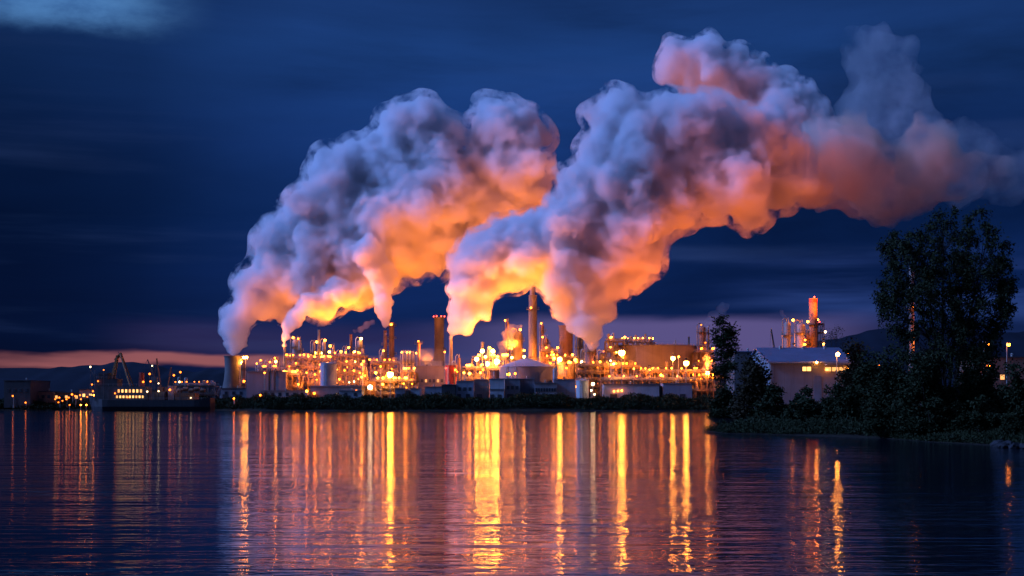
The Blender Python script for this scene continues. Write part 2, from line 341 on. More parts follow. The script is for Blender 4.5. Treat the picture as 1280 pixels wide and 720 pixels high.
# ------------------------------------------------------------------ mesh builder
class MB:
    def __init__(s): s.v = []; s.f = []; s.mi = []; s.cur = 0
    def _a(s, vs, fs):
        k = len(s.v); s.v += [tuple(q) for q in vs]; s.f += [tuple(i+k for i in f) for f in fs]; s.mi += [s.cur]*len(fs)
        return s
    def box(s, x0, x1, y0, y1, z0, z1):
        return s._a([(x0,y0,z0),(x1,y0,z0),(x1,y1,z0),(x0,y1,z0),(x0,y0,z1),(x1,y0,z1),(x1,y1,z1),(x0,y1,z1)],
                    [(3,2,1,0),(4,5,6,7),(0,1,5,4),(1,2,6,5),(2,3,7,6),(3,0,4,7)])
    def lathe(s, prof, n=20, cx=0, cy=0, caps=True):
        vs = []; fs = []
        for (r, z) in prof:
            for i in range(n):
                a = 2*math.pi*i/n; vs.append((cx+r*math.cos(a), cy+r*math.sin(a), z))
        for j in range(len(prof)-1):
            for i in range(n):
                a = j*n+i; b = j*n+(i+1) % n; fs.append((a, b, b+n, a+n))
        if caps: fs.append(tuple(range(n-1, -1, -1))); fs.append(tuple((len(prof)-1)*n+i for i in range(n)))
        return s._a(vs, fs)
    def cyl(s, cx, cy, z0, z1, r0, r1=None, n=16): return s.lathe([(r0, z0), (r0 if r1 is None else r1, z1)], n, cx, cy)
    def beam(s, p, q, w, h=None, n=4):
        p = Vector(p); q = Vector(q); d = q-p
        if d.length < 1e-6: return s
        up = Vector((0,0,1)) if abs(d.normalized().z) < .95 else Vector((0,1,0))
        a = d.cross(up).normalized(); b = a.cross(d).normalized()
        if n == 4:
            h = h or w; o = [(-w/2,-h/2),(w/2,-h/2),(w/2,h/2),(-w/2,h/2)]
        else: o = [(w/2*math.cos(2*math.pi*i/n), w/2*math.sin(2*math.pi*i/n)) for i in range(n)]
        n = len(o); vs = [p+a*x+b*y for x, y in o]+[q+a*x+b*y for x, y in o]
        fs = [(i, (i+1) % n, (i+1) % n+n, i+n) for i in range(n)]+[tuple(range(n-1,-1,-1)), tuple(range(n, 2*n))]
        return s._a(vs, fs)
    def tube(s, pts, r, n=8, r1=None):
        pts = [Vector(p) for p in pts]; m = len(pts); vs = []; fs = []
        prev = None
        for i, p in enumerate(pts):
            d = (pts[min(i+1, m-1)]-pts[max(i-1, 0)]).normalized()
            if prev is None: a = d.cross(Vector((0,0,1)) if abs(d.z) < .9 else Vector((0,1,0))).normalized()
            else: a = (prev-d*prev.dot(d)).normalized()
            prev = a; b = d.cross(a); rr = r if r1 is None else r+(r1-r)*i/(m-1)
            vs += [p+(a*math.cos(2*math.pi*k/n)+b*math.sin(2*math.pi*k/n))*rr for k in range(n)]
        for i in range(m-1):
            for k in range(n): fs.append((i*n+k, i*n+(k+1) % n, (i+1)*n+(k+1) % n, (i+1)*n+k))
        fs.append(tuple(range(n-1,-1,-1))); fs.append(tuple((m-1)*n+k for k in range(n)))
        return s._a(vs, fs)
    def hcyl(s, p, q, r, n=14):   # horizontal vessel with dished ends
        p = Vector(p); q = Vector(q); d = (q-p); L = d.length; d.normalize()
        pts = [p-d*r*.35, p-d*r*.2, p, q, q+d*r*.2, q+d*r*.35]; rs = [.3*r, .8*r, r, r, .8*r, .3*r]
        a = d.cross(Vector((0,0,1))).normalized(); b = a.cross(d); vs = []; fs = []
        for c, rr in zip(pts, rs): vs += [c+(a*math.cos(2*math.pi*k/n)+b*math.sin(2*math.pi*k/n))*rr for k in range(n)]
        for i in range(5):
            for k in range(n): fs.append((i*n+k, i*n+(k+1) % n, (i+1)*n+(k+1) % n, (i+1)*n+k))
        fs.append(tuple(range(n-1,-1,-1))); fs.append(tuple(5*n+k for k in range(n)))
        return s._a(vs, fs)
    def ico(s, c, r, sub=1, sz=1.0):
        v, f = ICOS[sub]; return s._a([(c[0]+a[0]*r, c[1]+a[1]*r, c[2]+a[2]*r*sz) for a in v], [tuple(q) for q in f])
    def rail(s, pts, z, h=1.1, w=.07, closed=False, step=2.0):
        P = list(pts)+([pts[0]] if closed else [])
        for (a, b) in zip(P[:-1], P[1:]):
            for k in (.55, 1.0): s.beam((a[0], a[1], z+h*k), (b[0], b[1], z+h*k), w)
            L = math.hypot(b[0]-a[0], b[1]-a[1]); n = max(1, int(L/step))
            for i in range(n): x = a[0]+(b[0]-a[0])*i/n; y = a[1]+(b[1]-a[1])*i/n; s.beam((x, y, z), (x, y, z+h), w)
        return s
    def ladder(s, x, y, z0, z1, w=.55):
        s.beam((x-w/2, y, z0), (x-w/2, y, z1), .09); s.beam((x+w/2, y, z0), (x+w/2, y, z1), .09)
        n = int((z1-z0)/.6)
        for i in range(n): s.beam((x-w/2, y, z0+.3+i*.6), (x+w/2, y, z0+.3+i*.6), .06)
        return s
    def build(s, name, m, parent=None, smooth=False, loc=None):
        me = bpy.data.meshes.new(name); me.from_pydata(s.v, [], s.f)
        ms = m if isinstance(m, (list, tuple)) else [m]
        for q in ms: me.materials.append(M[q] if isinstance(q, str) else q)
        if len(ms) > 1: me.polygons.foreach_set('material_index', s.mi)
        if smooth:
            me.polygons.foreach_set('use_smooth', [True]*len(me.polygons))
            me.update(); 
            try: me.set_sharp_from_angle(angle=R(35))
            except Exception: pass
        o = bpy.data.objects.new(name, me); C.objects.link(o)
        if parent is not None: o.parent = parent
        if loc is not None: o.location = loc
        return o
ICOS = {1: ico_template(1), 2: ico_template(2)}

def bulb(parent, x, y, z, r=.5, m='b_orange', name='lamp', stalk=True):
    r *= 1.05
    b = MB(); b.ico((x, y, z), r, 2 if r > .45 else 1)
    if stalk:
        b.cur = 1; b.cyl(x, y, z+r*.75, z+r*1.5, r*.55, r*.3, 8); b.beam((x, y, z+r*1.3), (x, y+r*2.6, z+r*1.3), r*.22)
    else: b.cur = 1; b.cyl(x, y, z-r*1.6, z-r*.8, r*.4, r*.5, 8)
    return b.build(name, [m, 'steel_dark'], parent, True)

# ------------------------------------------------------------------ generators (px = photo columns, py = photo rows, Y = distance)
def root(name, px, Y, label, cat, group=None, z=GZ):
    return empty(name, (wx(px, Y), Y, z), label, cat, group)
def chimney(px, ytop, wpx, Y, label, m='concrete', taper=.72, plats=(), bands=(), lamps=(), name='chimney', z=GZ, flue=False, guys=False, cat='chimney'):
    t = root(name, px, Y, label, cat, z=z); s = Y/F; r = wpx*s/2; h = wz(ytop, Y)-z
    rt = r*taper; rad = lambda q: r+(rt-r)*min(1, q/h)
    n = 28 if r > 1.2 else 14
    prof = [(r*1.12, -1.5), (r*1.12, 1.2), (r, 1.8)]+[(rad(h*k/8), h*k/8) for k in range(1, 9)]+[(rt*1.1, h), (rt*1.1, h+.35), (rt*.82, h+.35), (rt*.82, h-2)]
    MB().lathe(prof, n).build('shaft', m, t, True)
    for (f0, f1, bm) in bands:
        MB().lathe([(rad(h*f0)+.05, h*f0), (rad(h*f1)+.05, h*f1)], n, caps=False).build('painted_band', bm, t, True)
    for f in plats:
        q = h*f; rr = rad(q); b = MB(); b.lathe([(rr+.02, q), (rr+1.3, q), (rr+1.3, q+.18), (rr+.02, q+.18)], n, caps=False)
        P = [((rr+1.2)*math.cos(2*math.pi*i/12), (rr+1.2)*math.sin(2*math.pi*i/12)) for i in range(12)]
        b.rail(P, q+.15, closed=True); b.build('platform', 'steel_dark', t)
    lb = MB(); lb.ladder(0, -r-.35, 0, h*.97); lb.build('ladder', 'steel', t)
    if flue: MB().cyl(-rt*.15, 0, h-.5, h*1.06+2, rt*.62, rt*.58, 20).build('flue', 'steel', t, True)
    for (f, side, bm, br) in lamps:
        q = h*f; a = side; rr = rad(q)+.5+br
        bulb(t, rr*math.cos(a), rr*math.sin(a), q+.8, br, bm, 'warning_light' if bm == 'b_red' else 'lamp', stalk=False)
    return t
def column(px, ytop, wpx, Y, label, m='silver', nplat=3, lamps=3, lm='b_orange', lr=.42, name='process_column', z=GZ, pipe=True, top=True, seed=0, cat='process column'):
    rd = random.Random(seed+int(px*7)); t = root(name, px, Y, label, cat, z=z); s = Y/F; r = wpx*s/2; h = wz(ytop, Y)-z
    MB().lathe([(r*1.15, -1.0), (r*1.15, 2.2), (r, 2.6)], 20).build('skirt', 'concrete', t, True)
    b = MB(); b.lathe([(r, 2.4), (r, h*.62), (r*.97, h*.63), (r*.97, h-r*.7), (r*.8, h-r*.3), (r*.42, h-.05), (r*.1, h)], 20)
    for k in range(1, 6): b.lathe([(r*1.02, h*k/6), (r*1.05, h*k/6+.1), (r*1.02, h*k/6+.25)], 20, caps=False)
    b.build('shell', m, t, True)
    for k in range(nplat):
        q = h*(k+1.1)/(nplat+.55); b = MB(); b.lathe([(r, q), (r+1.15, q), (r+1.15, q+.15), (r, q+.15)], 16, caps=False)
        P = [((r+1.05)*math.cos(2*math.pi*i/10), (r+1.05)*math.sin(2*math.pi*i/10)) for i in range(10)]
        b.rail(P, q+.1, closed=True)
        for i in range(0, 10, 3): b.beam((P[i][0], P[i][1], q), (P[i][0]*r/(r+1.05), P[i][1]*r/(r+1.05), q-1.2), .12)
        b.build('platform', 'steel_dark', t)
    b = MB(); b.ladder(r*.5, -r-.3, 0, h*.95); b.build('ladder', 'steel', t)
    if pipe:
        MB().tube([(-r*.2, 0, h-.4), (-r*.2, 0, h+1.0), (-r*.9, -.3, h+1.6), (-r-.7, -.4, h+.6), (-r-.7, -.4, h*.5), (-r-.7, -.4, 1)], max(.16, r*.14), 8).build('overhead_pipe', 'silver', t, True)
    if top: MB().cyl(r*.3, 0, h-.3, h+1.8, .12, .12, 8).build('vent', 'steel', t)
    for k in range(lamps):
        q = h*(k+1.1)/(max(nplat, lamps)+.55)+1.6; a = rd.choice([-1.2, -1.9, -.5, -2.6])
        if k == lamps-1 and lamps > 1: q = h+.6
        bulb(t, (r+1.1)*math.cos(a), (r+1.1)*math.sin(a), q, lr, lm, 'lamp')
    return t
def steel_unit(px0, px1, ytop, Y, depth, label, levels=4, bays=4, m='frame', lm='b_orange', lamps=6, z=GZ, name='process_unit', seed=0, lr=.42, ybot=None, kit=True, cat='process unit', vm='silver'):
    rd = random.Random(seed+int(px0)); t = root(name, (px0+px1)/2, Y, label, cat, z=z)
    s = Y/F; W = (px1-px0)*s; h = wz(ytop, Y)-z; z0 = 0 if ybot is None else wz(ybot, Y)-z
    xs = [-W/2+W*i/bays for i in range(bays+1)]; ys = [0, depth/2, depth]; lv = [z0+(h-z0)*(k+1)/levels for k in range(levels)]
    b = MB()
    for x in xs:
        for y in ys: b.beam((x, y, 0), (x, y, h), .38)
    for q in lv:
        for y in ys: b.beam((xs[0], y, q), (xs[-1], y, q), .32, .42)
        for x in xs: b.beam((x, 0, q), (x, depth, q), .3, .4)
    for i in range(bays):
        for k, q in enumerate(lv):
            if rd.random() < .4:
                p = lv[k-1] if k else z0; b.beam((xs[i], 0, p), (xs[i+1], 0, q), .2)
    b.build('steel_frame', m, t)
    for q in lv:
        x0, x1 = xs[0]-.3, xs[-1]+.3
        if rd.random() < .5: x0 += W/bays*rd.randint(0, 1)
        MB().box(x0, x1, -.4, depth+.3, q+.22, q+.32).build('deck', 'steel_dark', t)
        b = MB(); b.rail([(x0, -.35), (x1, -.35)], q+.3); b.rail([(x1, -.35), (x1, depth)], q+.3); b.build('handrail', 'steel', t)
    if kit:
        for k, q in enumerate([z0]+lv):
            zz = q+.35; room = (h-z0)/levels
            for i in range(bays):
                u = rd.random(); xm = (xs[i]+xs[i+1])/2; bw = W/bays
                if k == len(lv) and u < .45: continue
                if u < .32:
                    rr = min(room*.3, bw*.3, 1.5); b = MB(); b.hcyl((xm-bw*.3, depth*.3, zz+rr+.5), (xm+bw*.3, depth*.3, zz+rr+.5), rr)
                    b.box(xm-bw*.22, xm-bw*.16, depth*.3-rr*.7, depth*.3+rr*.7, zz, zz+.6); b.box(xm+bw*.16, xm+bw*.22, depth*.3-rr*.7, depth*.3+rr*.7, zz, zz+.6)
                    b.build('drum', rd.choice([vm, 'tank', 'rust']), t, True)
                elif u < .6:
                    rr = min(bw*.25, 1.2); hh = room*rd.uniform(.7, 1.25)
                    MB().lathe([(rr*.9, zz), (rr, zz+.3), (rr, zz+hh-rr*.5), (rr*.7, zz+hh-rr*.15), (rr*.15, zz+hh)], 14, xm, depth*.3).build('vessel', rd.choice([vm, 'tank', 'steel']), t, True)
                elif u < .8:
                    b = MB(); 
                    for j in range(4): x = xm-bw*.3+j*bw*.2; b.tube([(x, .3, zz), (x, .3, zz+room*.6), (x, depth*.6, zz+room*.6)], .17, 6)
                    b.build('riser_pipe', vm, t, True)
                else:
                    b = MB(); b.box(xm-bw*.3, xm+bw*.3, depth*.15, depth*.6, zz, zz+room*.45); b.box(xm-bw*.2, xm, depth*.2, depth*.5, zz+room*.45, zz+room*.6)
                    b.build('equipment_box', rd.choice(['steel', 'tank_blue', 'rust']), t)
            b = MB()
            for j in range(3): b.tube([(xs[0], .2+j*.5, zz+.3+j*.4), (xs[-1], .2+j*.5, zz+.3+j*.4)], .13+.06*j, 6)
            b.build('pipe_run', vm, t, True)
        b = MB(); sx = xs[-1]+.2; zz = z0
        for k, q in enumerate(lv):
            a, c = (0, depth) if k % 2 else (depth, 0)
            b.beam((sx+.7, a, zz), (sx+.7, c, q+.2), .9, .12); zz = q+.2
        b.build('stair_flight', 'steel', t)
    for k in range(lamps):
        i = (k*2+1) % (bays+1); q = lv[k % len(lv)] if k >= bays else lv[-1]
        x = xs[i]+rd.uniform(-.3, .3)*W/bays; bulb(t, x, -.7 if k % 3 else depth*.4, q+2.2, lr*rd.uniform(.8, 1.2), lm, 'lamp')
    return t
def tank(px0, px1, ytop, Y, label, m='tank', roof='cone', rise=.18, z=GZ, rail=True, stair=True, name='storage_tank', lamps=(), roofm=None, bands=4):
    t = root(name, (px0+px1)/2, Y, label, 'tank', z=z); s = Y/F; r = (px1-px0)*s/2; h = wz(ytop, Y)-z
    n = 48 if r > 6 else 28; prof = [(r, -.5)]
    for k in range(1, bands+1): q = h*k/bands; prof += [(r, q-.12), (r+.07, q-.1), (r+.07, q)]+([(r, q+.02)] if k < bands else [])
    MB().lathe(prof, n).build('shell', m, t, True)
    if roof == 'cone': pr = [(r+.25, h+.02), (r+.25, h+.2), (r*.5, h+r*rise*.62), (r*.08, h+r*rise), (r*.08, h+r*rise+.6)]
    elif roof == 'dome': pr = [(r+.2, h+.02)]+[(r*math.cos(a)+.02, h+.2+r*rise*math.sin(a)) for a in [R(k) for k in (0, 15, 30, 45, 60, 75, 88)]]
    else: pr = [(r+.3, h+.02), (r+.3, h+.5), (r*.98, h+.5), (r*.97, h+.15), (.2, h+.35)]
    MB().lathe(pr, n).build('roof', roofm or m, t, True)
    if rail:
        P = [((r+.1)*math.cos(2*math.pi*i/n), (r+.1)*math.sin(2*math.pi*i/n)) for i in range(n)]
        MB().rail(P, h+.2, closed=True, step=9).build('handrail', 'steel', t)
    if stair:
        b = MB(); N = 26
        for i in range(N):
            a = R(-150+i*110/N); q = h*i/N
            b.box((r+.5)*math.cos(a)-.35, (r+.5)*math.cos(a)+.35, (r+.5)*math.sin(a)-.35, (r+.5)*math.sin(a)+.35, q, q+.14)
            if i % 2 == 0: b.beam(((r+.9)*math.cos(a), (r+.9)*math.sin(a), q), ((r+.9)*math.cos(a), (r+.9)*math.sin(a), q+1.1), .08)
        b.build('spiral_stair', 'steel', t)
    b = MB(); b.cyl(r*.5, -r*.3, h, h+1.3+r*rise*.5, .35, .35, 10); b.tube([(-r*.4, -r-.4, 0), (-r*.4, -r-.4, h*.9), (-r*.4, -r*.7, h+.5+r*rise*.4)], .22, 8)
    b.build('pipework', 'steel', t, True)
    for (a, q, bm, br) in lamps: bulb(t, (r+.8)*math.cos(a), (r+.8)*math.sin(a), q*h, br, bm)
    return t
def shed(px0, px1, ytop, Y, depth, label, m='clad', roof='flat', roofm='roof_grey', rise=1.6, z=GZ, wins=0, winm='glass', doors=1, name='shed', lamps=(), vents=1, cat='building', doorm='dark', winz=.55):
    t = root(name, (px0+px1)/2, Y, label, cat, z=z); s = Y/F; W = (px1-px0)*s; h = wz(ytop, Y)-z
    if roof == 'gable': h -= rise
    b = MB(); b.box(-W/2, W/2, 0, depth, -1.0, h)
    if roof == 'gable':
        for sx in (-W/2+.02, W/2-.02): b._a([(sx, .02, h), (sx, depth-.02, h), (sx, depth/2, h+rise)], [(0,1,2)])
    b.build('wall', m, t)
    if roof == 'gable':
        b = MB(); o = .5; k = rise/(depth/2)
        for sg in (0, 1):
            ya, yb = (-o, depth/2) if not sg else (depth/2, depth+o); za, zb = (h-o*k, h+rise) if not sg else (h+rise, h-o*k)
            b._a([(-W/2-o, ya, za+.03), (W/2+o, ya, za+.03), (W/2+o, yb, zb+.03), (-W/2-o, yb, zb+.03), (-W/2-o, ya, za+.28), (W/2+o, ya, za+.28), (W/2+o, yb, zb+.28), (-W/2-o, yb, zb+.28)],
                 [(3,2,1,0),(4,5,6,7),(0,1,5,4),(1,2,6,5),(2,3,7,6),(3,0,4,7)])
        b.build('roof', roofm, t)
    else: 
        b = MB(); b.box(-W/2-.2, W/2+.2, -.2, depth+.2, h+.003, h+.35); b.build('roof', roofm, t)
    for i in range(wins):
        x = -W/2+W*(i+.7)/(wins+.4); ww = min(1.3, W/wins*.5); wh = min(1.5, h*.3); q = h*winz
        f = MB(); f.box(x-ww/2-.1, x+ww/2+.1, -.08, -.003, q-.1, q+wh+.1); fr = f.build('window', 'steel_dark', t)
        MB().box(x-ww/2, x+ww/2, -.11, -.083, q, q+wh).build('pane', winm if not isinstance(winm, list) else winm[i % len(winm)], fr)
    for i in range(doors):
        x = -W/2+W*(i+.35)/(doors); dw = min(3.2, W*.3/doors+.6); dh = min(3.6, h*.6)
        MB().box(x-dw/2, x+dw/2, -.10, -.004, 0, dh).build('door', doorm, t)
    for i in range(vents):
        x = -W/2+W*(i+.6)/(vents+.2); zr = h+.3+(rise*.7 if roof == 'gable' else 0)
        b = MB(); b.cyl(x, depth*.45, zr-.3, zr+1.0, .35, .35, 10); b.cyl(x, depth*.45, zr+1.0, zr+1.35, .6, .2, 10); b.build('roof_vent', 'steel', t, True)
    for (fx, q, bm, br) in lamps: bulb(t, fx*W, -.9, q*h, br, bm)
    return t
def lamp_post(px, py, Y, label=None, bm='b_orange', r=.5, z=GZ, name='lamp_post', heads=1, group=None, cat='lamp post'):
    t = root(name, px, Y, label, cat, group, z=z); h = wz(py, Y)-z; h = max(h, 1.5)
    b = MB(); b.cyl(0, 0, -1, .6, .28, .28, 10); b.cyl(0, 0, .6, h+r*1.3, .16, .09, 10); b.build('pole', 'steel', t, True)
    for i in range(heads):
        dx = (i-(heads-1)/2)*2.4*r
        a = MB(); a.beam((0, 0, h+r*1.2), (dx, -1.1, h+r*1.25), .1); a.box(dx-r*.8, dx+r*.8, -1.2-r, -1.2+r, h+r*.95, h+r*1.35)
        ob = a.build('lamp_head', 'steel_dark', t)
        c = MB(); c.ico((dx, -1.2, h), r, 2 if r > .45 else 1); c.build('bulb', bm, ob, True)
    return t
def cooling_tower(px, ytop, ythr, wtop, wbase, Y, label, m='concrete', ribs=True, z=GZ, legs=True, name='cooling_tower', redtop=0, cat='cooling tower', tops=None):
    t = root(name, px, Y, label, cat, z=z); s = Y/F; rt = wtop*s/2; rb = wbase*s/2; h = wz(ytop, Y)-z; z0 = 2.5 if legs else -1
    rm = rt*.94; prof = []
    for k in range(15):
        u = k/14; q = z0+(h-z0)*u; v = (u-.72)
        a = (rb/rm)**2-1; rr = rm*math.sqrt(1+a*(v/.72)**2) if v < 0 else rm*math.sqrt(1+((rt/rm)**2-1)*(v/.28)**2)
        prof.append((rr, q))
    prof += [(rt+.3, h), (rt+.3, h+.5), (rt*.93, h+.5), (rt*.9, h-4), (rm*.9, z0+(h-z0)*.7)]
    MB().lathe(prof, 40).build('shell', m, t, True)
    if legs:
        for i in range(16):
            a = 2*math.pi*i/16; b2 = a+.19; r0 = rb*1.04
            b = MB(); b.beam((r0*math.cos(a), r0*math.sin(a), -.5), (rb*.99*math.cos(b2), rb*.99*math.sin(b2), z0+.3), .4)
            b.beam((r0*math.cos(a+.38), r0*math.sin(a+.38), -.5), (rb*.99*math.cos(b2), rb*.99*math.sin(b2), z0+.3), .4)
            b.build('leg', 'concrete', t)
    MB().ladder(0, -rb*.86, 1, 3).build('ladder', 'steel', t)
    for i in range(redtop):
        a = R(-160+i*140/max(1, redtop-1)); bulb(t, (rt+.4)*math.cos(a), (rt+.4)*math.sin(a), h+1.0, .32, 'b_red', 'warning_light', False)
    if tops:
        for (a, q, bm, br) in tops: rr = rb*(1-q)+rt*q+.9; bulb(t, rr*math.cos(a), rr*math.sin(a), h*q, br, bm)
    return t
# ------------------------------------------------------------------ land, water, hills
COAST = [(-1500,700),(0,700),(110,690),(280,668),(330,646),(520,640),(880,640),(915,600),(948,480),(966,400),(970,330),(935,262),(888,227),(905,213),(1000,203),(1100,188),(1160,172),(1290,150),(1500,120),(1800,85)]
LP = [(wx(a, b), b) for a, b in COAST]+[(900, 60), (12000, 60), (12000, 16000), (-12000, 16000), (-12000, 700)]
def sdist(X, Yv):
    P = np.array(LP); d = np.full(X.shape, 1e9); ins = np.zeros(X.shape, bool)
    for i in range(len(P)):
        a = P[i]; b = P[(i+1) % len(P)]; e = b-a
        t = np.clip(((X-a[0])*e[0]+(Yv-a[1])*e[1])/(e@e), 0, 1)
        d = np.minimum(d, np.hypot(X-a[0]-t*e[0], Yv-a[1]-t*e[1]))
        c = ((a[1] > Yv) != (b[1] > Yv)) & (X < (b[0]-a[0])*(Yv-a[1])/(b[1]-a[1]+1e-12)+a[0]); ins ^= c
    return np.where(ins, d, -d)
def sm(x, a, b): t = np.clip((x-a)/(b-a), 0, 1); return t*t*(3-2*t)
def gheight(X, Yv):
    X = np.asarray(X, float); Yv = np.asarray(Yv, float)
    wob = 3.0*np.sin(X*.05+Yv*.031)+1.6*np.sin(X*.13-Yv*.09+1)+.7*np.sin(X*.41+Yv*.37)
    near = 1-sm(Yv, 350, 560)
    d = sdist(X, Yv)+wob*(.35+.3*near)
    px = X/np.maximum(Yv, 1)*F+640; leftlow = 1-sm(px, 90, 300)
    far = (GZ-2.0*leftlow)*sm(d, 0, 9)
    nr = .9*sm(d, 0, 7)+2.6*sm(d, 10, 60)+.25*np.sin(X*.3)*np.sin(Yv*.23)*sm(d, 2, 10)
    z = nr*near+far*(1-near)
    return np.where(d > 0, z, np.maximum(-2.5, d*.25))
def gz(x, y): return float(gheight(np.array([x]), np.array([y]))[0])
def make_ground():
    na, nr = 460, 330
    az = np.tan(np.linspace(R(-58), R(58), na)); rr = np.concatenate([np.geomspace(70, 1200, nr-40), np.geomspace(1230, 15000, 40)])
    Yg, Ag = np.meshgrid(rr, az, indexing='ij'); X = Ag*Yg; Z = gheight(X, Yg)
    V = np.stack([X, Yg, Z], -1).reshape(-1, 3); i = np.arange(na*nr).reshape(nr, na)
    Fc = np.stack([i[:-1, :-1], i[:-1, 1:], i[1:, 1:], i[1:, :-1]], -1).reshape(-1, 4)
    me = bpy.data.meshes.new('ground'); me.from_pydata(V.tolist(), [], Fc.tolist()); me.polygons.foreach_set('use_smooth', [True]*len(me.polygons))
    m = bpy.data.materials.new('river_bank_earth'); m.use_nodes = True; t = NT(m.node_tree); b = t.n['Principled BSDF']
    o = t.new('ShaderNodeTexCoord').outputs['Object']
    c = t.ramp(t.noise(o, .15, 8, .65), [(.35, (.015,.013,.011)), (.5, (.028,.023,.018)), (.65, (.02,.022,.012))]); t.link(c, b.inputs['Base Color'])
    b.inputs['Roughness'].default_value = .9; b.inputs['Specular IOR Level'].default_value = .1; bp = t.new('ShaderNodeBump'); bp.inputs['Distance'].default_value = .4; t.link(t.noise(o, .9, 6), bp.inputs['Height']); t.link(bp.outputs[0], b.inputs['Normal'])
    me.materials.append(m); g = bpy.data.objects.new('ground', me); C.objects.link(g); tag(g, kind='structure')
make_ground()
def make_water():
    me = bpy.data.meshes.new('water'); me.from_pydata([(-14000,-400,0),(14000,-400,0),(14000,15500,0),(-14000,15500,0)], [], [(0,1,2,3)])
    m = bpy.data.materials.new('river_water'); m.use_nodes = True; t = NT(m.node_tree); b = t.n['Principled BSDF']
    o = t.new('ShaderNodeTexCoord').outputs['Object']
    b.inputs['Base Color'].default_value = (.004,.008,.016,1); b.inputs['IOR'].default_value = 1.33; b.inputs['Specular IOR Level'].default_value = .32
    # calm and ruffled patches, drawn out along the river
    patch = t.noise(t.mapping(o, (.35, 1, 1)), .022, 4, .55); pm = t.smooth(patch, .40, .60)
    b.inputs['Roughness'].default_value = WROUGH
    n1 = t.noise(t.mapping(o, (.35, 1, 1), rot=(0,0,.05)), .9, 3, .55)
    n2 = t.noise(t.mapping(o, (.12, 1, 1), rot=(0,0,-.03)), .22, 5, .55)
    n3 = t.noise(t.mapping(o, (.6, 1, 1), rot=(0,0,.2)), 3.2, 2, .5)
    h = t.math('MULTIPLY', n1, .20*WK); h = t.math('ADD', h, t.math('MULTIPLY', n3, .03*WK))
    h = t.math('MULTIPLY', h, t.math('ADD', t.math('MULTIPLY', pm, 1.3), .12))
    h = t.math('ADD', h, t.math('MULTIPLY', n2, .50*WK))
    bp = t.new('ShaderNodeBump'); bp.inputs['Strength'].default_value = 1; bp.inputs['Distance'].default_value = 1
    t.link(h, bp.inputs['Height']); t.link(bp.outputs[0], b.inputs['Normal'])
    me.materials.append(m); w = bpy.data.objects.new('water', me); C.objects.link(w); tag(w, kind='structure')
WROUGH, WK = .07, .36
make_water()
def hills(pts, Y, depth, label_name='hills'):
    V = []; Fc = []; xs = []
    for (a, b), (c, d) in zip(pts[:-1], pts[1:]):
        n = 14
        for i in range(n): u = i/n; xs.append((a+(c-a)*u, b+(d-b)*(u*u*(3-2*u))))
    xs.append(pts[-1])
    prof = [(-.5, 0), (-.35, .35), (-.18, .7), (0, 1), (.25, .7), (.5, 0)]
    for (px, py) in xs:
        h = wz(py, Y)+mnoise.noise(Vector((px*.06, Y*.01, 0)))*Y*.0012
        for (u, k) in prof: V.append((wx(px, Y), Y+u*depth, -20+(h+20)*k))
    n = len(prof)
    for i in range(len(xs)-1):
        for j in range(n-1): Fc.append((i*n+j, (i+1)*n+j, (i+1)*n+j+1, i*n+j+1))
    me = bpy.data.meshes.new('hills'); me.from_pydata(V, [], Fc); me.polygons.foreach_set('use_smooth', [True]*len(me.polygons)); me.materials.append(HILLM)
    o = bpy.data.objects.new('hills', me); C.objects.link(o); tag(o, kind='structure')
HILLM = mat('wooded_hillside', (.011,.015,.026), .95, 0, .3, .002)
hills([(-500,466),(-200,460),(60,460),(120,456),(160,452),(190,455),(215,462),(245,464),(285,460),(340,465),(420,478),(500,486),(620,490)], 6500, 1600)
hills([(560,492),(700,484),(800,476),(960,450),(1040,424),(1100,411),(1180,408),(1240,418),(1300,412),(1500,430),(1900,460)], 6000, 1500)
# ------------------------------------------------------------------ the plant, from left to right
def flood(o, x, y, z, P, col=SODY, ang=118, tilt=(0, 0), r=.8):
    l = bpy.data.lights.new('added_flood_beam', 'SPOT'); l.energy = P*FLOODK; l.color = col; l.spot_size = R(ang); l.spot_blend = .7; l.shadow_soft_size = r
    q = bpy.data.objects.new('added_flood_beam', l); C.objects.link(q); q.parent = o; q.location = (x, y, z); q.rotation_euler = (R(180)+R(tilt[0]), R(tilt[1]), 0)
FLOODK = .5
FC = (1.0, .215, .012)
def flood_mast(px, py, Y, label, P, r=.8, bm='b_flood', z=GZ, up=True, heads=1, tilt=(0, 0), col=FC):
    t = root('floodlight_mast', px, Y, label, 'floodlight mast', z=z); h = wz(py, Y)-z
    b = MB(); b.cyl(0, 0, -1, .8, .45, .45, 12); b.cyl(0, 0, .8, h+1.6, .26, .15, 10); b.build('pole', 'steel', t, True)
    MB().ladder(0, -.42, 1, h-1, .4).build('ladder', 'steel', t)
    b = MB(); b.box(-.9*heads, .9*heads, -.7, .1, h+r+.15, h+r+.3); b.build('crossbar', 'steel_dark', t)
    for i in range(heads):
        x = (i-(heads-1)/2)*2.2*r
        hd = MB(); hd.cyl(x, -.7-r*.2, h+r*.55, h+r*1.15, r*.75, r*.45, 12); ho = hd.build('lamp_head', 'steel_dark', t, True)
        MB().ico((x, -.7-r*.2, h), r, 2).build('bulb', bm, ho, True)
    if up:  # uplight added to brighten what is above, mainly the plumes
        hd = MB(); hd.lathe([(.3, h+1.7), (.9, h+2.5), (.8, h+2.5), (.25, h+1.85)], 14); hd.build('added_uplight', 'steel_dark', t, True)
        flood(t, 0, 0, h+2.7, P, col, tilt=tilt)
    return t

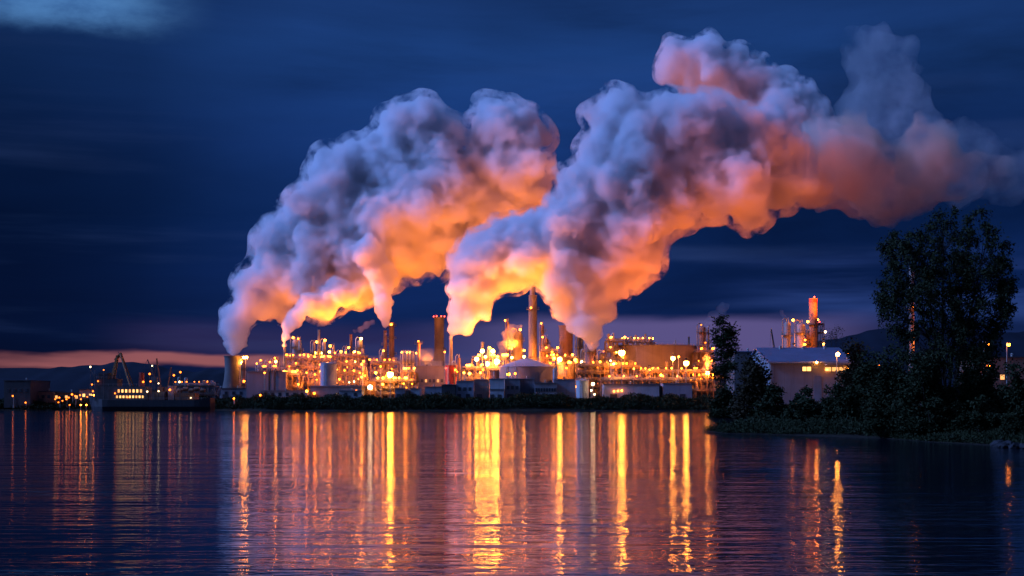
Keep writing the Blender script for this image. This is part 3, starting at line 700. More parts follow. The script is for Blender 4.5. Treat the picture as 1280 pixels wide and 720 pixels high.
# -- far left shore
LZ = 2.2
shed(5, 38, 476, 700, 30, 'dark flat-topped block standing at the far left end of the shore', 'dark', roofm='dark', z=LZ, wins=4, doors=1, name='office_block')
shed(42, 66, 490, 712, 20, 'low dark hall between the far left block and the first cluster of lamps', 'brick', roofm='dark', z=LZ, wins=3)
shed(66, 100, 491, 716, 20, 'low brown hall behind the cluster of orange lamps on the left shore', 'rust', roofm='dark', z=LZ, wins=5, winm=['win_dim', 'glass'])
shed(99, 119, 487, 706, 14, 'small shed lit orange just left of the moored ship', 'tank', roofm='dark', z=LZ, wins=2, winm='win')
for i, (px, py, bm, r, lb) in enumerate([
  (17,495,'b_small',.42,'taller amber lamp post in front of the far left block'),
  (10,504,'b_small',.42,'dim orange lamp post low at the water, below the far left block'),
  (33,504,'b_small',.42,'low orange lamp post under the right end of the far left block'),
  (40,500,'b_small',.42,'amber lamp post just right of the far left block'),
  (70,499,'b_small',.36,None),(75,497,'b_small',.42,None),(74,503,'b_small',.38,None),(79,501,'b_small',.36,None),(84,499,'b_small',.42,None),
  (87,497,'b_small',.38,None),(91,493,'b_small',.48,'highest and brightest lamp post of the cluster left of the moored ship'),(95,495,'b_small',.4,None),(101,494,'b_small',.4,None),
  (102,499,'b_small',.4,None),(87,506,'b_small',.32,None),(110,496,'b_small',.34,None),(115,497,'b_small',.42,None),(117,489,'b_small',.42,None),(118,494,'b_yellow',.36,None)]):
    lamp_post(px, py, 696+(i*7) % 11, lb or 'orange lamp post in the crowded cluster on the left shore', bm, r, z=LZ, group=None if lb else 'lamp posts clustered on the left shore')
for (px, lb) in ((87, 'small orange quay light at the foot of the lamp cluster'), (101, 'brightest quay light near the ship bow'), (108, 'white quay light nearest the ship bow')):
    t = root('quay_light', px, 686, lb, 'quay light', z=1.2); MB().cyl(0, 0, -2, 1.0, .22, .18, 8).build('bollard', 'concrete', t, True); bulb(t, 0, 0, 1.4, .34, 'b_yellow' if px > 90 else 'b_small', 'lamp', False)

# moored crane ship
def ship():
    Y = 650; t = empty('crane_ship', (wx(190, Y), Y, 0), 'long black ship moored at the left shore with an A-frame crane and yellow-lit deck', 'ship'); s = Y/F
    L = (272-120)*s; hw = 7.0; sec = []
    b = MB(); N = 24; vs = []
    for i in range(N+1):
        u = i/N; x = -L/2+L*u; k = min(1, (u/.13))**.55 if u < .13 else (1 if u < .9 else 1-(u-.9)*2.2); top = 5.0+2.2*max(0, 1-u/.16)**1.5+.9*max(0, (u-.85)/.15)
        w = hw*max(.05, k); vs += [(x+(.9 if u < .02 else 0), -w*.75, -1.5), (x, -w, 2.0), (x-(1.2 if u < .02 else 0), -w*1.0, top), (x-(1.2 if u < .02 else 0), w, top), (x, w, 2.0), (x+(.9 if u < .02 else 0), w*.75, -1.5)]
    fs = []
    for i in range(N):
        for j in range(6): fs.append((i*6+j, (i+1)*6+j, (i+1)*6+(j+1) % 6, i*6+(j+1) % 6))
    fs += [tuple(range(5,-1,-1)), tuple(N*6+j for j in range(6))]
    b._a(vs, fs); b.build('hull', 'hull', t)
    X = lambda px: (px-190)*s*1.0*1.0-(196-190)*0*s
    def dk(px0, px1, y0, y1, z0, z1, name, m): MB().box(X(px0), X(px1), y0, y1, z0, z1).build(name, m, t)
    dk(122,186,-5,5,4.9,11.2,'deckhouse','steel_dark'); dk(124,150,-4.4,4.4,11.2,14.6,'upper_deckhouse','dark'); dk(126,138,-3.8,3.8,14.6,17.4,'bridge','dark')
    b = MB(); b.rail([(X(122), -5.1), (X(186), -5.1)], 11.3); b.rail([(X(124), -4.5), (X(150), -4.5)], 14.7); b.rail([(X(186), -6.8), (X(262), -6.8)], 5.0); b.build('handrail', 'steel', t)
    for k in range(7):
        w = MB(); w.box(X(151+k*4.6), X(153.4+k*4.6), -5.09, -5.003, 8.4, 9.8); w.build('window', 'win' if k in (1,2,4,5) else 'win_dim', t)
    for k in range(9):
        w = MB(); w.box(X(149+k*4), X(151.2+k*4), -5.09, -5.003, 5.9, 7.0); w.build('window', 'win' if k % 3 else 'win_dim', t)
    for k in range(5): MB().box(X(127+k*2.2), X(128.5+k*2.2), -3.88, -3.803, 15.4, 16.6).build('window', 'glass', t)
    # funnel and masts
    MB().lathe([(1.3, 11), (1.2, 17.5), (.9, 17.5), (.9, 16)], 16, X(177), 0).build('funnel', 'red', t, True)
    b = MB(); b.cyl(X(118.5), 0, 5, 18.5, .2, .12, 8); b.beam((X(116), 0, 16.5), (X(121), 0, 16.5), .14); b.beam((X(112.5), 0, 19.5), (X(121.5), 0, 13), .25); b.build('foremast', 'steel_dark', t)
    # A-frame crane
    b = MB()
    for sy in (-3, 3): b.beam((X(139), sy, 11), (X(147), sy*.3, 25.2), .8); b.beam((X(165), sy, 11), (X(151), sy*.3, 26), .55)
    b.beam((X(147), -1.4, 25), (X(147), 1.4, 25), .8); b.beam((X(144), 0, 23.2), (X(152), 0, 26.4), 1.3, 1.1)
    for k in range(1, 5):
        u = k/5; b.beam((X(139+8*u), -3+2*u, 11+14*u), (X(139+8*u), 3-2*u, 11+14*u), .3)
    b.build('crane_frame', 'yellow', t)
    b = MB(); b.beam((X(148), 0, 27), (X(163), 0, 12.5), .16); b.beam((X(148), 0, 27), (X(139), 0, 11), .12); b.beam((X(150), 0, 26), (X(150), 0, 12), .1); b.build('crane_cable', 'steel_dark', t)
    b = MB()
    for (p, q) in (((X(190), 13, 0), (X(190), 23, 0)),): pass
    for px, zt, tilt in ((201, 24, -5), (210, 20, 4)):
        b = MB(); b.cyl(X(px), 0, 5, 9, 1.0, .8, 12); b.box(X(px)-1.2, X(px)+1.2, -1.2, 1.2, 9, 11); b.beam((X(px), -.4, 11), (X(px+tilt), -.4, zt), .5); b.beam((X(px), .4, 11), (X(px+tilt), .4, zt), .3)
        b.beam((X(px+tilt), 0, zt), (X(px+tilt*1.6), 0, zt-9), .1); b.build('deck_crane', 'rust', t)
    for px, z0, bm, r in ((117.5,20,'b_smallw',.45),(119.5,12,'b_small',.36),(127,13.5,'b_small',.36),(134,18.6,'b_small',.28),(183,13.2,'b_small',.5),(188,8.8,'b_smallw',.45),(191,16.8,'b_small',.5),(192,13.4,'b_small',.42),(194,20.5,'b_smallw',.38),(202,9.0,'b_smallw',.42),(202,12.5,'b_smallw',.36),(216,9.6,'b_small',.55),(228,13.2,'b_smallw',.55),(221,16.2,'b_small',.5),(229,17.6,'b_small',.5),(148,8.0,'b_small',.36),(164,3.2+3,'b_small',.3),(242,6.0,'b_smallw',.35)):
        b = MB(); b.ico((X(px), -5.6, z0), r, 1); b.cur = 1; b.cyl(X(px), -5.6, 4.9, z0-r*.7, .1, .1, 6); b.build('lamp', [bm, 'steel_dark'], t, True)
    dk(196,208,-4,4,4.9,8.8,'hatch_house','steel_dark'); dk(222,246,-4.5,4.5,4.9,8.2,'cargo_hatch','rust'); dk(212,219,-3,3,4.9,11.5,'winch_house','steel')
    b = MB()
    for k in range(5): b.hcyl((X(224+k*7), -2.5, 9.3+(k % 2)*.7), (X(229+k*7), -2.5, 9.3+(k % 2)*.7), 1.0)
    b.build('deck_drum', 'rust', t, True)
ship()
# quay behind the ship
steel_unit(218, 268, 483, 680, 10, 'low orange-lit pipe deck on the quay behind the right end of the ship', 2, 6, lamps=6, lm='b_small', z=3, lr=.36)
shed(150, 215, 488, 690, 16, 'long dark quay shed behind the middle of the moored ship', 'brick', roofm='dark', z=3, wins=0)
t = root('harbour_crane', 193, 705, 'thin dark jib crane standing behind the middle of the ship', 'crane', z=3)
b = MB(); b.beam((0, -1, 0), (0, -.3, 14), .5); b.beam((0, 1, 0), (0, .3, 14), .5); b.box(-1.4, 1.4, -1.4, 1.4, 11, 13.5); b.build('tower', 'steel_dark', t)
b = MB(); b.beam((0, 0, 13), (-3.4, 0, 22), .5); b.beam((0, 0, 14.5), (-3.4, 0, 22.2), .2); b.beam((-3.4, 0, 22), (-5.8, 0, 17), .14); b.build('jib', 'steel_dark', t)

# -- squat cooling tower, its lamps, and the grey blocks below
cooling_tower(291, 446, 470, 21, 31, 760, 'squat grey cooling tower on the shore under the largest plume', 'soot', tops=[(-.3,.86,'b_flood',.8),(-.15,.45,'b_orange',.5)])
lamp_post(307, 447, 756, 'tall double lamp post at the right shoulder of the squat cooling tower', 'b_flood', .62, heads=2)
column(304, 452, 5, 752, 'slender brown column against the right flank of the squat cooling tower', 'rust', 2, 2, 'b_orange', .5)
shed(276, 308, 486, 700, 24, 'dark block in front of the squat cooling tower foot', 'clad_grey', roofm='dark', wins=3, doors=2)
shed(308, 357, 465, 690, 26, 'tall windowless blue-grey block right of the squat cooling tower', 'concrete_pale', roofm='roof_grey', wins=0, doors=1, vents=3)
b = root('twin_pipe', 340, 687, 'pair of dark vertical pipes on the face of the tall blue-grey block', 'pipe')
q = MB()
for dx in (-1.5, 1.2): q.tube([(dx, 0, -1), (dx, 0, 14.8), (dx, 3, 15.6)], .55, 10)
q.build('pipe', 'dark', b, True)
shed(325, 384, 489, 672, 16, 'long low pale shed on the shore below the tall blue-grey block', 'clad', roofm='roof_grey', wins=6, doors=2)
shed(388, 452, 483, 680, 20, 'long dark low hall with a pale roof edge, below the silvery tank', 'clad_grey', roofm='tank_blue', wins=0, doors=4, doorm='steel_dark', lamps=[(-.42,.55,'b_orange',.5),(.02,.5,'b_smallw',.3),(.08,.4,'b_small',.3),(.4,.75,'b_small',.35)])
shed(424, 452, 489, 660, 10, 'small pale shed in front of the dark low hall', 'clad', wins=2, doors=1)
lamp_post(326, 494, 660, 'single amber lamp post before the long low pale shed', 'b_orange', .42)
lamp_post(293, 499, 664, 'low orange lamp post at the foot of the dark block', 'b_orange', .4)
lamp_post(384, 489, 664, 'amber lamp post between the low pale shed and the dark hall', 'b_yellow', .55)

def fill_mast(px, py, Y, label, P, tilt=-127, yaw=0):  # added masts throwing orange fill light onto the structures
    t = flood_mast(px, py, Y, label, 0, .42, 'b_orange', up=False)
    h = wz(py, Y)-GZ; b = MB(); b.box(-.7, .7, .15, .55, h+1.3, h+2.1); b.build('fill_light', 'steel_dark', t); flood(t, 0, .9, h+1.7, P*.45/FLOODK, WF, 150, (tilt, yaw), 1.0)
WF = (1.0, .20, .008)
# -- left refinery unit
for a_ in ((331,466,676,'slim added fill light mast before the tall blue-grey block',4e3),(372,463,690,'slim added fill light mast before the left orange steelwork',5e4),(394,468,688,'slim added fill light mast left of the silvery tank',4e4),(431,463,690,'slim added fill light mast right of the silvery tank',5e4),
 (450,466,690,'slim added fill light mast at the right end of the left refinery unit',4e4),(476,458,688,'slim added fill light mast left of the brightest floodlight',4e4),(511,460,686,'slim added fill light mast before the four equal columns',2.6e4),
 (556,440,690,'slim added fill light mast left of the red drum',1.2e4),(604,462,692,'slim added fill light mast under the dense lamp cluster',5e4),(664,451,712,'slim added fill light mast against the foot of the tall chimney',2.2e5),(688,454,694,'slim added fill light mast before the dark steelwork right of the tall chimney',5e4),
 (708,460,688,'slim added fill light mast before the orange-lit upright tank',3.5e4),(764,456,680,'slim added fill light mast at the left foot of the long orange tank',5e4),(812,462,676,'slim added fill light mast before the middle of the long orange tank',5e4),(868,460,680,'slim added fill light mast at the right foot of the long orange tank',5e4),
 (1006,425,622,'slim added fill light mast in front of the silos',2.6e4)): fill_mast(*a_)
for i, (px, yt, w, m_, lb) in enumerate([(323,456,3,'silver','first short lit column from the squat cooling tower'),(328,452,3.2,'tank','second short lit column from the squat cooling tower'),(334,454,3,'silver','third short lit column from the squat cooling tower'),(341,452,3.4,'silver','fourth short lit column, behind the tall blue-grey block'),(348,449,4,'tank','thicker lit column beside the foot of the slim plume')]):
    column(px, yt, w, 722, lb, m_, 1, 2, 'b_orange', .4, seed=i)
steel_unit(320, 360, 463, 716, 10, 'low lit pipe deck behind the roof of the tall blue-grey block', 3, 5, lamps=8, lm='b_orange', seed=3)
chimney(356, 433, 4, 742, 'thin stack feeding the slim bright orange plume', 'silver', .8, plats=(.6,), lamps=[(.5,-1.2,'b_orange',.45)], name='exhaust_stack')
column(370, 424, 10, 738, 'thick blunt column left of the pointed refinery tower', 'tank', 3, 4, 'b_yellow', .5)
column(375, 425, 4, 730, 'thin column hugging the thick blunt column', 'silver', 2, 2, 'b_orange', .42)
chimney(398.5, 413, 7.5, 728, 'tallest pointed tower in the left refinery unit, between two crown lamps', 'silver', .35, plats=(.45,.68), lamps=[(.66,-.3,'b_flood',.55),(.66,3.5,'b_flood',.55),(.4,-1,'b_yellow',.45),(.4,-2.6,'b_yellow',.45)], name='process_column', cat='process column')
column(392, 429, 4, 726, 'lower column with a crown lamp just left of the pointed tower', 'tank', 2, 3, 'b_yellow', .5)
column(405, 427, 5, 726, 'lower column with a crown lamp just right of the pointed tower', 'silver', 2, 3, 'b_yellow', .55)
column(417, 434, 4, 724, 'slim column with a bright tip above the silvery tank', 'silver', 2, 3, 'b_yellow', .5)
column(425, 441, 5, 722, 'stubby column between the silvery tank and the thin chimney', 'tank', 1, 3, 'b_yellow', .5)
column(432, 436, 4, 727, 'slim column next to the thin chimney on the left unit', 'silver', 2, 3, 'b_yellow', .45)
chimney(438.5, 419, 4, 735, 'thin plain chimney on the right half of the left refinery unit', 'rust', .8, plats=(.7,), name='exhaust_stack')
column(450, 425, 7, 732, 'broad column at the right end of the left refinery unit', 'tank', 3, 3, 'b_flood', .55)
steel_unit(358, 386, 449, 712, 14, 'left tower block of the orange steelwork, behind the dark pipes', 5, 4, lamps=10, lm='b_orange', seed=5)
steel_unit(385, 412, 451, 706, 16, 'middle block of the orange steelwork left of the silvery tank', 5, 4, lamps=10, lm='b_deep', seed=6)
steel_unit(411, 456, 446, 714, 16, 'right block of the orange steelwork behind the silvery tank', 5, 6, lamps=14, lm='b_deep', seed=7)
steel_unit(357, 374, 470, 695, 8, 'small glowing furnace frame at the end of the tall blue-grey block', 2, 2, lamps=5, lm='b_yellow', seed=8, lr=.5)
tank(400, 421, 455, 690, 'tall silvery blue tank standing before the left orange steelwork', 'tank_blue', 'dome', .15)
flood_mast(345, 452, 742, 'tall floodlight mast between the short lit columns', 2.0e5, .6)
flood_mast(412, 440, 738, 'floodlight mast rising over the silvery tank', 4.2e5, .6)
flood_mast(444, 440, 748, 'floodlight mast beside the broad end column', 4e5, .6)
lamp_post(437, 478, 684, 'white lamp post right of the silvery tank', 'b_white', .34); lamp_post(443, 477, 684, 'second white lamp post right of the silvery tank, nearer the ladder columns', 'b_white', .4)
column(454, 457, 3.5, 700, 'thin lit column just right of the left refinery unit', 'silver', 2, 3, 'b_yellow', .42)
column(458, 462, 3, 700, 'thinnest column right of the left refinery unit', 'tank', 1, 1, 'b_orange', .36)

# -- brightest floodlight and twin stacks
chimney(481.5, 414, 5, 737, 'left one of the twin dark stacks under the narrow steam funnel', 'rust', .8, plats=(.5,.8), lamps=[(.35,-1.2,'b_orange',.4)], name='exhaust_stack')
chimney(489.5, 404, 7.5, 744, 'taller dark stack with a lamp at its crown, beside the narrow steam funnel', 'brick', .8, plats=(.4,.6,.8,.96), lamps=[(.96,-1.6,'b_yellow',.5),(.5,-1,'b_orange',.4)], name='exhaust_stack')
column(478, 440, 4, 722, 'short lit column at the foot of the narrow steam funnel', 'silver', 2, 2, 'b_yellow', .42)
steel_unit(463, 497, 455, 712, 14, 'steelwork behind the brightest floodlight, under the twin stacks', 4, 4, lamps=8, lm='b_orange', seed=9)
steel_unit(470, 516, 478, 690, 12, 'low brightly lit pipe deck below the brightest floodlight', 3, 6, lamps=10, lm='b_yellow', seed=10, lr=.5)
flood_mast(488, 468, 684, 'brightest floodlight of the whole plant, below the twin stacks', 1.6e5, 1.5, 'b_flood')
lamp_post(463, 484, 668, 'large white lamp globe low on the shore left of the brightest floodlight', 'b_white', 1.15)
lamp_post(470, 466, 690, 'amber lamp post left of the brightest floodlight', 'b_yellow', .6)
shed(480, 496, 472, 698, 8, 'small control cabin glowing behind the brightest floodlight', 'tank', wins=3, winm='win')
shed(455, 480, 477, 700, 12, 'low lit hall left of the brightest floodlight', 'tank', wins=4, winm='win_dim')
for i, (px, yt, lb) in enumerate([(504,442,'left of the four equal lit columns right of the brightest floodlight'),(508.5,442,'second of the four equal lit columns right of the brightest floodlight'),(512.5,442,'third of the four equal lit columns right of the brightest floodlight'),(516.5,443,'last of the four equal lit columns right of the brightest floodlight')]):
    column(px, yt, 3.2, 706, lb, 'silver', 2, 3, 'b_yellow', .36, seed=20+i)
steel_unit(501, 519, 466, 698, 8, 'glowing pump deck at the feet of the four equal columns', 3, 3, lamps=7, lm='b_yellow', seed=11, lr=.45)
chimney(523, 428, 5, 715, 'dark banded stack right of the four equal lit columns', 'brick', .8, plats=(.55,.97), lamps=[(.99,-1.5,'b_orange',.4),(.2,-1.5,'b_yellow',.45)], name='exhaust_stack')
cooling_tower(549, 398, 450, 12.5, 23, 745, 'tall tapering concrete tower with red lights round its rim', 'soot', redtop=4, name='cooling_tower')
shed(519, 556, 458, 712, 18, 'grey flat-roofed hall before the tall tapering concrete tower', 'concrete', wins=7, doors=1, winm=['glass','glass','win_dim'])
shed(526, 552, 452, 722, 10, 'upper grey block set back on the hall before the tapering tower', 'clad_grey', wins=4, doors=0)
chimney(563.5, 421, 5.5, 704, 'slender orange-lit stack with a red drum at its foot', 'tank', .75, plats=(.35,), lamps=[(.08,-1.4,'b_deep',.5)], name='exhaust_stack')
tank(556, 571, 458, 700, 'red drum around the foot of the slender orange-lit stack', 'red', 'flat', stair=False, lamps=[(-2.2,.95,'b_red',.35),(-.9,.9,'b_deep',.4)])
column(573.5, 447, 4.2, 708, 'short dark stack with one crown lamp right of the red drum', 'brick', 1, 1, 'b_orange', .42)
flood_mast(534, 462, 716, 'floodlight mast behind the grey flat-roofed hall', 4.5e5, .4, 'b_orange')
flood_mast(580, 466, 692, 'floodlight mast right of the short dark stack', 4e5, .5, 'b_yellow')
column(568, 455, 2.6, 698, 'thin silvery pipe column between the red drum and the short dark stack', 'silver', 1, 1, 'b_orange', .36)

# -- lamp cluster unit
steel_unit(578, 634, 462, 712, 18, 'wide steelwork unit under the dense cluster of bright lamps', 3, 7, lamps=10, lm='b_yellow', seed=12, lr=.5)
steel_unit(590, 632, 449, 722, 14, 'upper deck of steelwork carrying the dense cluster of bright lamps', 2, 5, lamps=6, lm='b_yellow', seed=13, lr=.6)
for px, py, r, lb in [(596,449,1.0,'leftmost bright lamp mast of the dense cluster'),(603,439,.95,'upper left bright lamp mast of the dense cluster'),(612,435,.7,'topmost smaller lamp mast of the dense cluster'),(616,439,1.0,'upper right bright lamp mast of the dense cluster'),(609,455,1.1,'lowest middle lamp mast of the dense cluster'),(621,452,1.35,'largest lamp mast on the right of the dense cluster'),(622,446,.7,'small lamp mast just above the largest one in the cluster'),(629,444,.7,'rightmost lamp mast of the dense cluster, beside the steaming column')]:
    lamp_post(px, py, 708, lb, 'b_flood' if r > .8 else 'b_yellow', r)
flood_mast(607, 446, 692, 'tall floodlight mast in the middle of the dense lamp cluster', 4.5e5, .6)
lamp_post(587, 467, 690, 'amber lamp post low at the left end of the wide steelwork unit', 'b_yellow', .7)
lamp_post(600.5, 466, 690, 'smaller amber lamp post low under the dense cluster', 'b_yellow', .5)
tank(612, 631, 464, 694, 'short brown drum tank tucked left of the large domed tank', 'rust', 'flat', stair=False)
lamp_post(635.5, 468, 672, 'amber lamp post at the left foot of the large domed tank', 'b_yellow', .8)
lamp_post(644, 467, 672, 'second lamp post at the left foot of the large domed tank', 'b_orange', .5)
column(635, 462, 2, 668, 'thin pale standpipe at the left edge of the large domed tank', 'silver', 0, 0)

# -- steaming column, tall chimney, domed tank
column(647, 414, 13, 748, 'wide orange column wrapped in drifting steam left of the tall chimney', 'tank', 3, 4, 'b_yellow', .55)
column(635, 402, 3, 752, 'slim spire with a bright tip behind the steaming column', 'rust', 2, 2, 'b_yellow', .4)
chimney(666, 370, 12, 735, 'tallest chimney of the plant, glowing orange, with a collar near its top', 'concrete', .84, plats=(.40,.87), lamps=[(.87,-1.9,'b_deep',.4)], flue=True)
flood_mast(640, 447, 742, 'floodlight mast beside the steaming column', 1.6e5, .6)
flood_mast(655, 446, 700, 'low floodlight mast behind the crown of the large domed tank', 3e5, .6)
tank(624, 692, 459, 690, 'large pale tank with a shallow conical roof in the middle of the shore', 'tank', 'cone', .33, roofm='tank_blue', bands=3)
# dark lattice column right of the chimney
column(678, 406, 4.2, 730, 'dark slender column close behind the right side of the tall chimney', 'rust', 5, 3, 'b_deep', .36)
column(683, 423, 6, 724, 'dark stepped column right of the tall chimney', 'rust', 5, 4, 'b_deep', .42)
steel_unit(676, 697, 440, 716, 12, 'tapering dark steelwork behind the right edge of the large pale tank', 6, 3, lamps=6, lm='b_deep', seed=14)
cooling_tower(707.5, 408, 450, 18, 24, 735, 'brown blunt tower half swallowed by the right plume', 'brick', name='cooling_tower', legs=False)
steel_unit(690, 722, 449, 716, 12, 'lit steelwork in front of the brown blunt tower', 4, 4, lamps=9, lm='b_yellow', seed=15, lr=.5)
lamp_post(699.5, 449.5, 698, 'very bright lamp mast in front of the brown blunt tower', 'b_flood', 1.15)
lamp_post(692.5, 448, 700, 'bright lamp mast left of the very bright one before the brown tower', 'b_yellow', .75)
lamp_post(711, 453, 700, 'amber lamp mast right of the very bright one before the brown tower', 'b_yellow', .7)
lamp_post(719, 450, 700, 'amber lamp mast beside the near-black cylinder column', 'b_yellow', .8)
lamp_post(727, 452, 694, 'white-tipped lamp mast in front of the near-black cylinder column', 'b_white', .5)
flood_mast(690, 440, 705, 'hidden floodlight mast behind the dark steelwork', 2.0e5, .5, 'b_orange')
tank(697, 719, 456, 702, 'orange-lit upright tank below the brown blunt tower', 'tank', 'flat', stair=False, lamps=[(-2.5,1.05,'b_yellow',.5),(-1.2,1.06,'b_yellow',.5)])
column(725, 420, 8, 700, 'near-black cylinder column before the right plume', 'dark', 2, 1, 'b_white', .36)
column(737, 431, 8, 692, 'dark rounded tower directly under the right plume', 'brick', 3, 2, 'b_small', .36)
chimney(741, 434, 11, 706, 'dark brown vessel at the foot of the right plume', 'brick', .8, plats=(.9,), name='exhaust_stack')
column(729.5, 440, 3, 694, 'thin dark standpipe right of the near-black cylinder column', 'steel_dark', 1, 1, 'b_white', .34)
column(752, 441, 7, 700, 'dark grey column between the right plume foot and the long orange tank', 'steel_dark', 3, 2, 'b_small', .36)
column(745, 448, 4, 696, 'squat dark column in front of the right plume foot', 'steel_dark', 1, 1, 'b_small', .34)
steel_unit(722, 760, 458, 690, 12, 'dark pipe rack under the foot of the right plume', 5, 4, m='steel_dark', lamps=4, lm='b_deep', seed=16, vm='steel_dark')
for px, py, bm, r, lb in [(741,480,'b_white',.75,'big white lamp post right of the pale white silo'),(739,488,'b_white',.45,'small white lamp post just below the big white one'),(743,493,'b_white',.42,'lowest small white lamp post right of the pale silo')]:
    lamp_post(px, py, 662, lb, bm, r)

# -- long orange tank and pipe racks
tank(756, 871, 434, 742, 'very long low-domed orange-lit tank right of the plumes', 'tank', 'flat', stair=True, bands=2, roofm='roof_grey')
steel_unit(757, 780, 427, 720, 8, 'tall lit frame at the left end of the long orange tank', 6, 3, lamps=7, lm='b_yellow', seed=17)
steel_unit(780, 816, 428, 738, 8, 'row of lit pipework standing above the long orange tank', 7, 6, lamps=12, lm='b_yellow', seed=18, lr=.36)
column(767, 420, 2.5, 722, 'thin lit spire above the left end of the long orange tank', 'silver', 1, 1, 'b_flood', .4)
flood_mast(777, 441, 672, 'strong floodlight before the left part of the long orange tank', 1e5, 1.5, col=DEEP)
flood_mast(841, 448, 676, 'floodlight before the middle right of the long orange tank', 1.4e5, 1.0, col=DEEP)
flood_mast(857.5, 454, 668, 'floodlight on a tall pale post before the right end of the long orange tank', 2.2e5, 1.25, col=DEEP)
chimney(861, 422, 2.6, 742, 'thin dark pipe stack on the right end of the long orange tank', 'dark', .9, name='exhaust_stack')
steel_unit(756, 800, 460, 690, 10, 'lit low rack with white lamps at the left foot of the long orange tank', 3, 6, lamps=7, lm='b_orange', seed=19)
steel_unit(800, 892, 466, 686, 10, 'long orange pipe rack running before the long tank', 3, 12, lamps=9, lm='b_deep', seed=20, lr=.36)
steel_unit(752, 870, 476, 676, 8, 'lower brown pipe rack nearest the shore, left of the poplar', 2, 14, lamps=6, lm='b_deep', seed=21, lr=.34)
for px, py, bm, r, lb in [(763,451,'b_white',.45,'upper white lamp of the pair at the left end of the long tank'),(767,455,'b_white',.5,'lower white lamp of the pair at the left end of the long tank'),(826,469,'b_yellow',.6,'amber lamp on the rack before the middle of the long tank'),(813,484,'b_small',.4,'dim lamp above the pale blue shed roof'),(792,461,'b_yellow',.4,'yellow lamp low before the left part of the long tank'),(848,446,'b_yellow',.45,'yellow lamp just right of the middle floodlight of the long tank')]:
    lamp_post(px, py, 674, lb, bm, r)
lamp_post(847.5, 463, 664, 'unlit pale standpipe post before the right part of the long tank', 'steel', .2)
column(878, 408, 10, 730, 'dark tower with small lamps right of the long orange tank', 'brick', 5, 5, 'b_small', .42)
column(885.5, 412, 2.2, 728, 'thin pipe column hugging the dark tower left of the poplar', 'steel_dark', 2, 1, 'b_red', .3)
steel_unit(868, 892, 441, 722, 10, 'lit steelwork round the foot of the dark tower left of the poplar', 4, 3, lamps=7, lm='b_orange', seed=22)
flood_mast(800, 432, 748, 'floodlight mast rising behind the long orange tank', 2.2e5, .5, 'b_yellow', col=DEEP)
flood_mast(884, 466, 690, 'floodlight glowing through thin steam left of the poplar', 1.6e5, 1.0, col=DEEP)
lamp_post(876, 474, 690, 'orange lamp post left of the poplar, beside the steam', 'b_orange', .5); lamp_post(891, 472, 690, 'orange lamp post half behind the poplar', 'b_orange', .5)
steel_unit(868, 930, 474, 700, 10, 'orange-lit low rack partly behind the poplar', 2, 8, lamps=9, lm='b_deep', seed=23, lr=.5)

# -- sheds and boxes along the waterfront
for i, (a, b2, yt, Y, m_, kw, lb) in enumerate([
  (494,506,486,664,'clad_grey',dict(doors=1),'small grey cabin below the brightest floodlight'),
  (507,511,488,660,'dark',dict(doors=0,vents=0),'narrow black hut right of the small grey cabin'),
  (513,525,486,662,'clad',dict(doors=1),'small pale cabin below the four equal columns'),
  (531,552,484,664,'tank_blue',dict(doors=2),'pale blue low shed before the grey hall'),
  (552,569,481,660,'dark',dict(doors=1),'black shed between the two pale blue sheds'),
  (570,592,477,666,'tank_blue',dict(doors=2,wins=3),'second pale blue shed right of the black shed'),
  (593,611,475,674,'concrete',dict(doors=1),'grey-brown block left of the bright white box'),
  (612,630,474,660,'white',dict(doors=0,vents=0),'bright white box building in the middle of the waterfront'),
  (612,630,487,656,'clad',dict(doors=2,vents=0),'pale low annex under the bright white box building'),
  (631,650,474,664,'concrete_pale',dict(doors=1,wins=3),'pale grey block right of the bright white box'),
  (650,668,474,670,'clad_grey',dict(doors=1),'dark grey ribbed shed below the large pale tank'),
  (668,696,479,664,'clad_grey',dict(doors=3,wins=8,winm='glass'),'windowed grey shed below the right of the large pale tank'),
  (692,719,475,672,'concrete_pale',dict(doors=1,wins=0),'grey block below the orange-lit upright tank'),
  (755,824,481,662,'clad',dict(doors=2,wins=0,lamps=[(-.32,.62,'b_yellow',.34),(-.25,.64,'b_yellow',.34),(-.18,.66,'b_yellow',.34)]),'long pale shed with a row of amber door lamps'),
  (829,865,480,662,'tank_blue',dict(doors=2),'pale blue shed below the right end of the long tank'),
  (824,829,483,666,'dark',dict(doors=0,vents=0),'narrow dark link between the two pale sheds')]):
    shed(a, b2, yt, Y, 12, lb, m_, **kw)
tank(691, 697, 462, 676, 'slim pale silo at the right edge of the large pale tank', 'tank_blue', 'dome', .3, stair=False, name='silo', rail=False)
tank(720, 736, 476, 666, 'pale blue-white round silo on the waterfront', 'white', 'cone', .25, stair=False, name='silo', roofm='white')
for i, (px, lb) in enumerate([(322,'left'),(394,'r')]): pass

